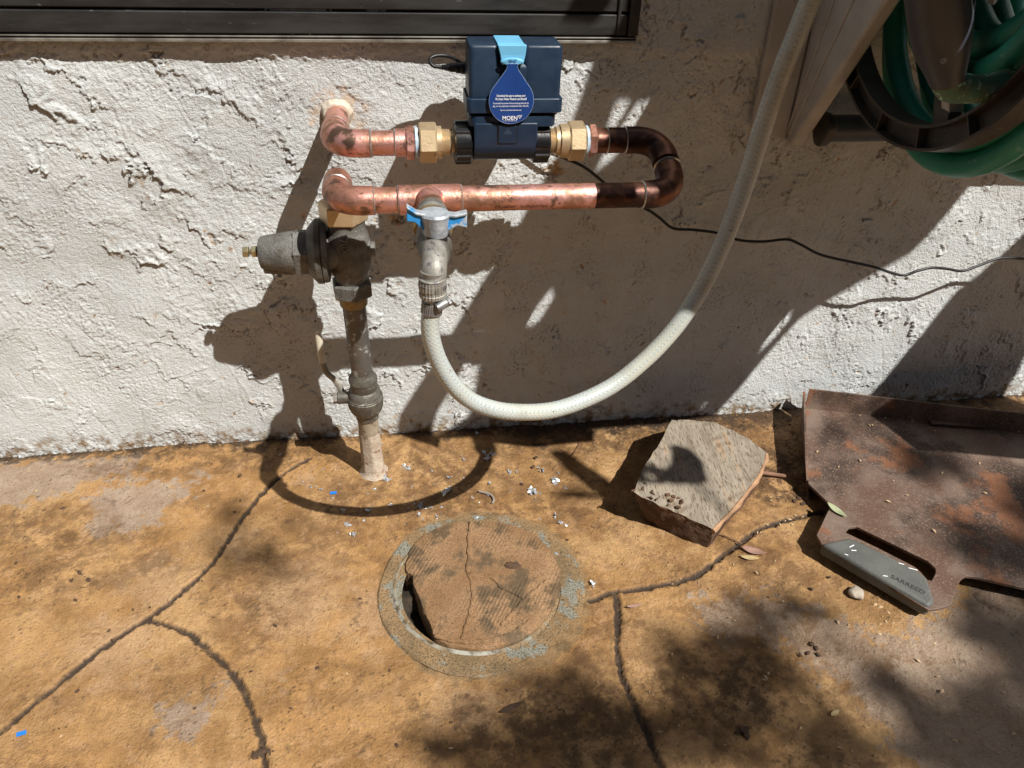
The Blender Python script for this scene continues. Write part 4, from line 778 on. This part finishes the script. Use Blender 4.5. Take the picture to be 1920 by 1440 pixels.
t_ = thing('wood_block', 'chunk of weathered grey firewood with a flat top lying on the patio against the wall', 'wood block', (cb[0], cb[1], 0))
vt, ft = ring_mesh(top, caps=False); n0 = len(vt); vt = list(vt)+[cT+np.array([0, 0, .0012])]; ft += [[n0-nT+i, n0-nT+(i+1) % nT, n0] for i in range(nT)]
obj('cut_top', vt, ft, M['wood'], t_, angle=60)
side.out('split_side', M['bark'], t_, angle=60)
ribs(M['wood'], 1.15, 26, .0007, .55)
ed_ = [np.array(p)+np.array([.0006, -.0006, -.0035]) for p in (bt[5], bt[6], bt[7], (np.array(bt[7])+bt[8])/2, bt[8], (np.array(bt[8])+bt[9])/2, bt[9])]; V, F, uv = sweep(spline(ed_, 6), lambda q: .0034*(1+.35*math.sin(q*31)*math.sin(q*12)), 8); obj('splintered_edge', V, F, M['splint'], t_, uv=uv)
# loose bark along the front-left edge
mb = MB()
for k in range(46):
    q = G(1190+k*2.0+random.uniform(-5, 5), 908+k*.85+random.uniform(-10, 14), .061-.00025*k+random.uniform(-.004, .0015)); s = random.uniform(.0012, .0042); rot = np.array(Matrix.Rotation(random.uniform(0, 3), 3, 'Z') @ Matrix.Rotation(random.uniform(-1.2, 1.2), 3, 'X')); mb.add(*box(q, (s*1.5, s, s*.6), rot))
mb.out('loose_bark', M['bark'], t_, smooth=False, bevel=.0006)
# ================================================================ RUSTY TRAY
ZP = .024
t_ = thing('rusty_tray', 'rusty steel tray with upturned edges and a slotted front grip, lying beside the wood block', 'tray', tuple(G(1700, 950, 0)))
out_ = [(1510, 765), (1512, 886), (1516, 907), (1558, 947), (1531, 1003), (1542, 1022), (1740, 1143), (1755, 1142), (1775, 1137), (1785, 1132), (1795, 1097), (1804, 1084), (1812, 1080), (1830, 1082), (1960, 1112), (2300, 1190), (2250, 900), (1920, 813), (1737, 787)]
slot = [(1585, 998), (1592, 989), (1606, 987), (1740, 1052), (1754, 1066), (1755, 1073), (1747, 1089), (1739, 1087), (1727, 1073), (1716, 1063), (1640, 1024)]
O = [G(p[0], p[1], ZP) for p in out_]; S = [G(p[0], p[1], ZP) for p in slot]
pv, pf = prism(O, (0, 0, -.004), [S]); obj('plate', pv, pf, M['rust'], t_, bevel=.0006)
def edge_wall(name, pts, h, th, m):
    a = [np.array(p) for p in pts]; P = [np.array([p[0], p[1], z]) for p, z in a]; return P
# back flange (stands up) and left flange
b0 = G(1510, 765, ZP); b1 = G(1920, 813, ZP); b2 = G(2250, 880, ZP); dirb = (b1-b0)/np.linalg.norm(b1-b0); nb_ = np.cross(dirb, [0, 0, 1]); hB = .030
nrm = -nb_ if nb_[1] < 0 else nb_
prof = [(0, -.0), (.0015, .006), (.006, hB), (.009, hB), (.005, .003), (.003, -.004)]
mb = MB(); R = []
for p, s in ((b0, 0), (b1, 1), (b0+dirb*.62, 1)): R.append([p+nrm*a+np.array([0, 0, z]) for a, z in prof])
mb.add(*ring_mesh([R[0], R[1], R[2]])); mb.out('back_flange', M['rust'], t_, smooth=False)
l0 = G(1510, 765, ZP); l1 = G(1512, 886, ZP); l2 = G(1501, 931, .0); hL = .026
P = [np.array([l0[0]-.002, l0[1]+.010, ZP+hL]), G(1499, 757, ZP+hL), G(1512, 886, ZP+.018), G(1501, 931, .001), np.array([l1[0]-.006, l1[1]+.03, .0012]), np.array([l0[0]-.008, l0[1], .0012])]
mean = np.mean(P, axis=0)
obj('side_flange', *prism([np.array([l0[0]-.003, l0[1]+.008, ZP+hL]), np.array([l1[0]-.003, l1[1], ZP+hL*.72]), np.array([l1[0]-.003, l1[1]-.03, .001]), np.array([l0[0]-.003, l0[1]-.01, .001])], (-.0035, 0, 0)), M['rust'], t_, bevel=.0006)
gp = [G(p[0], p[1], ZP+.004) for p in ((1540, 1018), (1590, 1007), (1606, 1011), (1721, 1068), (1739, 1082), (1754, 1128), (1742, 1137))]
gt = obj('grip', *prism(gp, (0, 0, -.019)), M['grip'], t_, bevel=.0045)
dirg = gp[3]-gp[2]; dirg /= np.linalg.norm(dirg); upg = np.cross([0, 0, 1], dirg)
text_mesh('stamped_lettering', 'SARREED', .0090, tuple(G(1702, 1096, ZP+.0043)), tuple(dirg), tuple(upg), M['gripdark'], gt, .0001, width=.038)
for (px, py, a, ln) in ((1690, 1057, .3, .006), (1712, 1067, .3, .010), (1597, 1024, 1.2, .008), (1601, 1032, .6, .006), (1587, 1040, .2, .004), (1660, 1080, .5, .005)):
    q = G(px, py, ZP+.0044); obj('paint_scuff', *box(q, (ln, .0011, .0003), np.array(Matrix.Rotation(a-.8, 3, 'Z'))), M['white'], gt, smooth=False)
sp = G(1690, 800, ZP+.002); q2 = [G(1548+190, 787, ZP+.0025), G(1548+300, 795, ZP+.0025), G(1548+300, 803, ZP+.0025), G(1548+200, 797, ZP+.0025)]
obj('welded_strip', *prism(q2, (0, 0, .003)), M['rust'], t_, smooth=False)
# ================================================================ STICK, LEAVES, SCRAPS
def top(o, l, c, g=None): return tag(o, l, c, g)
V, F, uv = sweep(spline([G(1395, 880, .012), G(1420, 885, .010), G(1455, 890, .008), G(1500, 897, .007), G(1530, 905, .006)], 8), lambda s: .0032-.001*s, 10)
top(obj('stick', V, F, M['twig'], uv=uv), 'pinkish brown stick between the wood block and the rusty tray', 'stick')
V, F, uv = sweep(spline([G(898, 921, .0022), G(911, 924, .0022), (G(921, 928, .0022)), G(926, 937, .0022), G(923, 944, .0022)], 8), .0016, 8)
top(obj('bent_twig', V, F, M['wire'], uv=uv), 'small grey hooked twig on the patio above the round cover', 'twig')
V, F, uv = sweep(spline([G(1088, 827, .001), G(1080, 845, .006), G(1068, 856, .004), G(1050, 868, .002), G(1037, 880, .001)], 8), .0005, 6)
top(obj('grass_blade', V, F, M['twig'], uv=uv), 'hair-thin dry grass blade on the patio left of the wood block', 'grass blade')
V, F, uv = sweep(spline([G(1348, 1003, .001), G(1362, 1006, .003), G(1377, 1013, .002), G(1392, 1020, .001)], 8), .0009, 6)
top(obj('thin_twig', V, F, M['twig'], uv=uv), 'thin dark twig on the patio in front of the wood block', 'twig')
def leaf(px, py, z, L_, W_, ang, m, curl=.15, name='dry_leaf'):
    c_ = G(px, py, z); N = 12; R = []; ca, sa = math.cos(ang), math.sin(ang); V = []; F = []
    for i in range(N+1):
        s = i/N; w_ = W_*math.sin(math.pi*min(max(s, .02), .98))**.8*(1-.25*s)/2; x = (s-.5)*L_; zz = curl*L_*(abs(2*s-1)**2)*.5
        for k, (yy, dz) in enumerate(((-1, .18), (-.5, .05), (0, 0), (.5, .05), (1, .18))):
            lx_, ly_ = x, yy*w_; V.append(np.array([c_[0]+lx_*ca-ly_*sa, c_[1]+lx_*sa+ly_*ca, z+.0008+zz+dz*w_]))
    for i in range(N):
        for k in range(4): F.append([i*5+k, i*5+k+1, (i+1)*5+k+1, (i+1)*5+k])
    o = obj(name, V, F, m, loc=(c_[0], c_[1], z)); sl2 = o.modifiers.new('s', 'SOLIDIFY'); sl2.thickness = .0004; return o
top(leaf(1568, 958, ZP+.001, .030, .0115, -1.15, M['leafg']), 'pale green leaf resting on the rusty tray near its slot', 'leaf')
top(leaf(1412, 1034, .0015, .030, .013, -.45, M['leafp']), 'mauve brown curled leaf in front of the wood block', 'leaf')
top(leaf(1405, 1047, .0012, .023, .0085, -.25, M['leafy']), 'yellow dry leaf touching the mauve leaf in front of the wood block', 'leaf')
top(leaf(1190, 1137, .001, .02, .005, .1, M['leafp']), 'narrow red-brown leaf beside the dark joint right of the round cover', 'leaf')
top(leaf(1325+240, 1338+0, .001, .012, .006, .4, M['leafy']), 'small tan leaf on the dark stained patio at the lower right', 'leaf')
top(leaf(960, 1328, .001, .028, .008, .35, M['grit']), 'dark wet leaf on the patio at the bottom centre', 'leaf')
# small stone
gg = np.random.default_rng(2); c_ = G(1604, 1116, 0)
bm = bmesh.new(); bmesh.ops.create_icosphere(bm, subdivisions=3, radius=1)
V = [np.array([c_[0]+v.co.x*.0085*(1+.12*math.sin(3*v.co.y+1)), c_[1]+v.co.y*.0095*(1+.14*math.sin(4*v.co.x)), .004+max(-1, v.co.z)*.0052*(1+.1*math.sin(5*v.co.x+v.co.y))]) for v in bm.verts]; F = [[v.index for v in f.verts] for f in bm.faces]; bm.free()
top(obj('pebble', V, F, M['stone'], angle=25), 'pale angular stone in front of the tray grip', 'stone')
for px, py, s, l in ((625, 924, 1, 'blue tape scrap on the patio between the pipe foot and the round cover'), (40, 1375, 1, 'blue tape scrap at the lower left corner of the patio'), (1011, 1291, .6, 'tiny blue scrap on the patio below the round cover')):
    q = G(px, py, .0012); rot = np.array(Matrix.Rotation(random.uniform(-.3, .3), 3, 'Z') @ Matrix.Rotation(.15, 3, 'X')); top(obj('tape_scrap', *box(q, (.0085*s, .0042*s, .0005), rot), M['bluechip'], smooth=False), l, 'scrap')
# ---------------- scattered debris : one mesh per kind, each piece its own object
def where(px, py):
    if py < 845: return 'along the foot of the wall'+(' left of the riser pipe' if px < 690 else ' under the hanging hose' if px < 1180 else ' behind the wood block')
    if 1180 < px < 1560 and py < 1010: return 'between the wood block and the rusty tray'
    if px < 420: return 'left of the branching joint'
    if py > 1290: return 'near the front edge of the patio'+(' at the left' if px < 900 else ' at the right' if px > 1400 else ' in the middle')
    if px > 1600: return 'in front of the rusty tray'
    if px > 1330: return 'between the pale leaf pair and the pebble'
    if px > 1110: return 'beside the dark joint right of the round cover'
    if px < 600 and py < 1010: return 'beside the joint left of the riser pipe'
    if py < 900: return 'close around the foot of the riser pipe'
    if py < 1010: return 'above the round cover'+(' at its left' if px < 830 else ' at its right' if px > 960 else '')
    return 'around the rim of the round cover'
def bits(name, label, cat, group, protos, spots, z=0.):
    for k, (px, py, s) in enumerate(spots):
        src = protos[k % len(protos)]; o = src if k < len(protos) else src.copy()
        if k >= len(protos): C.objects.link(o)
        q = G(px, py, z); o.location = (q[0], q[1], z+.0009); o.rotation_euler = (random.uniform(-.25, .25), random.uniform(-.25, .25), random.uniform(0, 6.28)); o.scale = (s, s*random.uniform(.7, 1.1), s)
        o['label'] = label+' '+where(px, py) if z == 0 else label+(' near its back edge' if py < 830 else ' in its middle' if py < 900 else ' above its grip slot'); o['category'] = cat; o['group'] = group
def crumple(name, m, seed, n=6, r=.0036, flat=.35):
    gg = np.random.default_rng(seed); V = []; F = []
    for j in range(n):
        c0 = gg.normal(0, r*.55, 3)*np.array([1, 1, .25])+np.array([0, 0, r*.2]); a = gg.uniform(0, 6.28); k = gg.integers(4, 7); b0 = len(V)
        tilt = gg.normal(0, .45, 2)
        for i in range(k):
            th = a+6.28*i/k; rr_ = r*gg.uniform(.35, 1); x, y = rr_*math.cos(th), rr_*math.sin(th)*.7; V.append(c0+np.array([x, y, tilt[0]*x+tilt[1]*y]))
        F.append(list(range(b0, b0+k)))
    o = obj(name, V, F, m, smooth=False, loc=(0, 0, 0)); sm = o.modifiers.new('s', 'SOLIDIFY'); sm.thickness = .0003; return o
def husk(name, m, seed, L_=.0042):
    gg = np.random.default_rng(seed); R = []
    for i in range(7):
        s = i/6; w_ = L_*.30*math.sin(math.pi*min(max(s, .06), .94)); R.append([np.array([(s-.5)*L_, w_*math.cos(a), .6*w_*math.sin(a)+.0006+.05*L_*math.sin(3*s)]) for a in [6.283*k/8 for k in range(8)]])
    return obj(name, *ring_mesh(R), m, loc=(0, 0, 0))
def chunk(name, m, seed, r=.0022):
    gg = np.random.default_rng(seed); bm = bmesh.new(); bmesh.ops.create_icosphere(bm, subdivisions=1, radius=1); V = [np.array(v.co)*r*gg.uniform(.5, 1.15)*np.array([1.3, 1, .5]) for v in bm.verts]; F = [[v.index for v in f.verts] for f in bm.faces]; bm.free(); return obj(name, V, F, m, smooth=False, loc=(0, 0, 0))
rs = random.Random(12); sp = [(635, 880, 1), (720, 895, 1.3), (728, 902, 1), (820, 972, 1), (690, 960, 1.2), (645, 960, 1), (735, 948, .9), (787, 953, 1.2), (836, 925, 1.5), (842, 920, 1.2), (920, 852, 1.8), (912, 862, 1.2), (955, 885, .8), (996, 920, 1.2), (1003, 925, 1.4), (1040, 903, 1.4), (1060, 918, .9), (1018, 882, .8), (785, 968, 1.2), (898, 972, 1), (650, 985, 1.2), (662, 1003, .8), (765, 880, 1.4), (758, 876, 1), (1041, 969, 1), (1050, 982, 1), (1062, 985, .7), (1043, 1040, .9), (1112, 1096, .8), (1070, 1090, .9)]
while len(sp) < 95:
    px = rs.gauss(800, 150); py = rs.gauss(905, 45)
    if 500 < px < 1130 and 822+(px-500)*-.04 < py < 1010: sp.append((px, py, rs.uniform(.2, .7)))
bits('paint_flake', 'small crumpled silver flake', 'flake', 'silver flakes scattered on the patio', [crumple('paint_flake', M['flake'], s) for s in range(7)], sp)
sp = [(1395, 1030, 1), (1418, 1075, 1.3), (1480, 975, 1.2), (1490, 968, 1.2), (1505, 970, 1), (1472, 978, 1), (1462, 985, 1), (1420, 1000, 1.1), (1412, 992, 1.2), (1438, 985, 1), (1485, 985, 1.1), (1640, 1135, 1.4), (1650, 1140, 1.5), (1665, 1150, 1.2), (1660, 1167, 1.2), (1690, 1165, 1), (1675, 1170, 1), (1650, 1172, 1), (1648, 1190, 1.2), (1570, 1168, 1.5), (1720, 1240, 1.6), (1765, 1298, 1.7), (1758, 1270, 1.1), (1678, 1278, 1.4), (1435, 1272, 1.6), (1440, 1265, 1.3), (1432, 1276, 1.1), (1574, 1404, 1.5), (1345, 1196, 1.2), (1752, 1208, 1.2), (1775, 1138, 1.2), (1500, 1367, 1.2), (1260, 1228, 1), (1120, 1280, .8), (570, 1210, .8), (1790, 1390, 1.2), (1900, 1378, 1.3), (1880, 1300, .9), (68, 922, 1), (115, 1382, .8), (845, 1405, 1.2), (650, 1265, .8), (1330, 1105, .8), (1375, 1060, .8)]
for _ in range(90):
    px = rs.uniform(1130, 1900); py = rs.uniform(1010, 1430); sp.append((px, py, rs.uniform(.35, .9)))
for _ in range(40): sp.append((rs.uniform(1290, 1490), rs.uniform(795, 1000), rs.uniform(.4, .9)))
sp = [s for s in sp if not (s[0] > 1540 and s[1] < 1022+(s[0]-1540)*.62 and s[1] < 1150) and not (1180 < s[0] < 1440 and s[1] < 1000-(s[0]-1320)*.0 and s[1] < 1010 and s[0]+s[1]*.55 < 1960)]
bits('seed_husk', 'small tan seed husk', 'husk', 'tan seed husks scattered on the patio', [husk('seed_husk', M['seed'], s) for s in range(3)], sp)
sp = [(1630, 799, 1.2), (1612, 780, 1), (1660, 785, 1), (1635, 798, 1), (1532, 848, 1.2), (1612, 865, 1.2), (1572, 877, 1), (1664, 942, 1.6), (1750, 997, 1.6), (1846, 926, 1.5), (1700, 930, 1), (1766, 888, 1.1), (1690, 855, .8), (1675, 903, .7), (1836, 870, 1), (1910, 811, 1.4), (1752, 809, 1), (1710, 790, 1)]
bits('tray_husk', 'small tan seed husk lying on the rusty tray', 'husk', 'tan seed husks on the rusty tray', [husk('tray_husk', M['seed'], s+9) for s in range(3)], sp, ZP)
sp = [(995, 1055+0, 1)]
sp = [(450, 893, 1.8), (745, 1398, 1), (950, 1295, 1), (545, 1330, 1.2), (1395, 1368, 2.6), (1398, 1378, 2.2), (1384, 1372, 2.0), (1530, 1215, 1.8), (1515, 1225, 1.6), (1522, 1208, 1.4), (1535, 1229, 1.5), (1500, 1228, 1.2), (486, 1413, 2.6), (495, 1408, 2.2), (478, 1418, 2), (505, 1412, 1.6), (150, 1075, 2), (165, 1088, 1.8), (135, 1090, 1.6), (118, 955, 1.6), (1005, 858, 1.2), (1000, 876, 1.6), (978, 908, 1.6), (1000, 925, 1.2), (1498, 935, 2.2), (1505, 945, 2), (1490, 940, 1.8), (1440, 1120, 1.2), (1520, 1105, 1.6), (1555, 1083, 1)]
for _ in range(120):
    if rs.random() < .6: px = rs.uniform(930, 1490); py = 806-(px-930)*.045+rs.expovariate(1/14.)
    else: px = rs.uniform(0, 1200); py = rs.uniform(870, 1430)
    if (px-893)**2/178**2+(py-1097)**2/145**2 < 1.0: continue
    sp.append((px, py, rs.uniform(.4, 1.3)))
bits('dirt_crumb', 'dark crumb of dirt', 'crumb', 'dark crumbs of dirt on the patio', [chunk('dirt_crumb', M['grit'], s) for s in range(5)], sp)
# ================================================================ ADDED SHADE PANELS (unseen, above the frame; outlines and cut-outs shaped for the wall shadow)
t_ = bpy.data.objects['hose_reel']; YC = .42
def up(px, py, y=YC):
    p = Y(px, py, 0); p = p if p[2] > -.0005 else G(px, py); return p+np.array([.87, -1, 1.68])*(y+p[1])
holes = [[(1160, 174), (1190, 176), (1160, 228), (1146, 247), (1138, 240)], [(1238, 178), (1266, 178), (1228, 245), (1184, 298), (1150, 324), (1172, 280), (1204, 235)],
         [(1000, 530), (1003, 548), (972, 600), (958, 611), (944, 609), (962, 578)], [(1020, 598), (1017, 612), (1006, 630), (1001, 630)], [(976, 633), (978, 640), (952, 690), (936, 738), (928, 740), (942, 690), (958, 655)],
         [(900, 616), (950, 616), (932, 671), (918, 735), (895, 775), (890, 815), (824, 818), (826, 774), (850, 735), (868, 706)],
         [(1465, 574), (1462, 588), (1430, 630), (1398, 662), (1412, 630), (1440, 595)], [(1490, 546), (1488, 552), (1477, 562), (1474, 559)], [(1316, 736), (1312, 756), (1300, 758)], [(1690, 285), (1700, 290), (1672, 318)]]
holes = [[(x+d[0], y+d[1]) for x, y in h] for h, d in zip(holes, ((0, 0), (-36, 0), (40, 0), None, (34, 8), (-8, 0), (24, 0), None, (12, 8), None)) if d]
outer = [(1165, -90), (1158, 30), (1137, 72), (1118, 100), (1092, 180), (1066, 250), (1022, 332), (960, 440), (937, 478), (900, 535), (848, 622), (809, 685), (751, 773), (745, 806), (824, 836), (824, 815), (897, 806), (930, 826), (1000, 832), (1110, 824), (1112, 800), (1240, 792), (1345, 772), (1480, 616), (1508, 587), (1556, 556), (1719, 462), (1776, 400), (1850, 315), (1955, 262), (1985, -90)]
obj('shade_panel', *prism([up(*p) for p in outer], (0, -.006, 0), [[up(*p) for p in h] for h in holes]), M['brown'], t_)
obj('rail_shade_panel', *prism([up(*p) for p in [(1037, 55), (1090, 62), (1110, 50), (1128, 22), (1150, -90), (1085, -90), (1060, 20)]], (0, -.006, 0)), M['brown'], t_)  # added sheet that shades the window rail
obj('right_shade_panel', *prism([up(*p) for p in [(2260, 40), (2010, 350), (1920, 438), (1834, 515), (1795, 544), (1628, 745), (1600, 790), (1680, 850), (2300, 910)]], (0, -.006, 0)), M['brown'], t_)  # added sheet that shades the right side of the wall
hs3 = [Y(*q) if len(q) == 3 and q[0] > 10 else np.array(q) for q in hp][14:]
V, F, uv = sweep(spline([p+np.array([.87, -1, 1.68])*(.52+p[1]) for p in hs3], 6), .015, 12); obj('hose_shade_cord', V, F, M['brown'], t_, uv=uv)  # added along the sun rays to keep the upper hose in shade
obj('shade_panel_strut', *box((.80, -.45, 1.72), (.9, .03, .03)), M['brown'], t_, smooth=False, bevel=.002)  # carries the added shade panels
for xx in (.45, 1.2): obj('shade_panel_arm', *box((xx, -.235, 1.72), (.025, .47, .03)), M['brown'], t_, smooth=False, bevel=.002)
# ================================================================ SURROUNDINGS (out of the frame): fence added to block low sky light, tree
t_ = thing('sky_block_fence', 'added unseen board fence behind the camera that blocks low sky light', 'fence', (0, -3.1, 0))
mb = MB()
for k in range(64): mb.add(*box((-6.4+k*.2, -3.1, 1.0), (.19, .02, 2.0)))
mb.out('boards', M['timber'], t_, smooth=False)
for k in range(6): obj('post', *box((-6+k*2.4, -3.16, 1.05), (.1, .1, 2.1)), M['timber'], t_, smooth=False)
S3 = np.array([.87, -1, 1.68])
def skyp(px, py, h): g_ = G(px, py); return g_+S3*(h/1.68)
t_ = thing('shade_tree', 'leafy shade tree standing in the yard behind the camera', 'tree', (3.4, -4.6, 0))
tr = [np.array([3.5, -4.9, 0]), np.array([3.4, -4.7, 1.3]), np.array([3.1, -4.3, 2.6]), np.array([2.8, -3.9, 3.8]), np.array([2.4, -3.4, 4.8])]
V, F, uv = sweep(spline(tr, 6), lambda s: .14*(1-.8*s), 12); obj('trunk', V, F, M['treebark'], t_, uv=uv)
LV = []; LF = []; gl = np.random.default_rng(33)
def leafc(c, r, n, s0=.045, flat=.6):
    for _ in range(n):
        d = gl.normal(0, 1, 3); d /= np.linalg.norm(d); p = np.array(c)+d*r*gl.random()**.5*np.array([1, 1, flat]); u = gl.normal(0, 1, 3); u /= np.linalg.norm(u); v = np.cross(u, gl.normal(0, 1, 3)); v /= np.linalg.norm(v); s = s0*gl.uniform(.6, 1.2); b = len(LV)
        LV.extend([p-u*s, p+v*s*.38, p+u*s, p-v*s*.38]); LF.append([b, b+1, b+2, b+3])
hT = 3.3
for px, py, r, n in ((470, 1012, .07, 24), (1350, 1290, .09, 80), (1440, 1235, .06, 34), (1060, 1395, .10, 80), (1180, 1440, .09, 70), (930, 1430, .07, 30), (1250, 1380, .08, 46), (1590, 1400, .05, 34), (1680, 1300, .035, 14), (1790, 1395, .06, 55), (1900, 1440, .09, 90), (1880, 1200, .06, 50), (1940, 1070, .08, 70), (1790, 1040, .05, 34), (1700, 880, .05, 28), (1900, 950, .06, 34), (1840, 1300, .04, 20), (1560, 1450, .06, 34), (1480, 1150, .05, 14), (2060, 1200, .12, 160), (2010, 1380, .10, 120), (1560, 800, .05, 8)):
    leafc(skyp(px, py, hT+gl.uniform(-.35, .35)), r*1.0, n, .034)
# leaf clusters added over the yard to cut sky light and ground bounce
kk_ = 0
while kk_ < 190:
    c = np.array([gl.uniform(-4.5, 4.2), gl.uniform(-4.4, -.7), gl.uniform(2.7, 4.8)]); r = gl.uniform(.3, .5)
    q = c-S3*(c[2]/1.68)                                # where its shadow meets the ground plane
    wq = c-S3*(-c[1])                                   # ... and the wall plane
    if q[1] > -1.0-r*1.6 and -1.2-r < wq[0] < 1.5+r and q[1] < .9+r: continue
    leafc(c, r, 240, .07); kk_ += 1
obj('crown', LV, LF, M['leaf'], t_, smooth=False)
# added unseen leaf shapes, outlined to shade the wood block and patio beside it
def sk(px, py, z, t): return G(px, py, z)+np.array([.87, -1, 1.68])*t
hk = [(1246, 843), (1262, 841), (1290, 848), (1318, 868), (1334, 900), (1322, 905), (1270, 908), (1228, 903), (1212, 888), (1208, 868), (1222, 878), (1240, 886), (1252, 876), (1252, 860)]
t_ = thing('shadow_branch', 'added unseen leafy branch above the wood block, shaped to cast shadow on it', 'branch', tuple(sk(1270, 880, .056, .62)))
obj('shadow_leaf', *prism([sk(p[0], p[1], .056, .55) for p in hk], (0, .002, .001)), M['leaf'], t_)
obj('shadow_leaf', *prism([sk(p[0], p[1], 0, .62) for p in [(1030, 846), (1062, 846), (1100, 878), (1150, 912), (1140, 945), (1090, 908), (1060, 882)]], (0, .002, .001)), M['leaf'], t_)
V, F, uv = sweep(spline([sk(1240, 905, .056, .55), sk(1262, 800, .2, .75), np.array([1.3, -1.3, 1.9]), np.array([1.7, -1.8, 2.5])], 6), .004, 8); obj('stem', V, F, M['treebark'], t_, uv=uv)
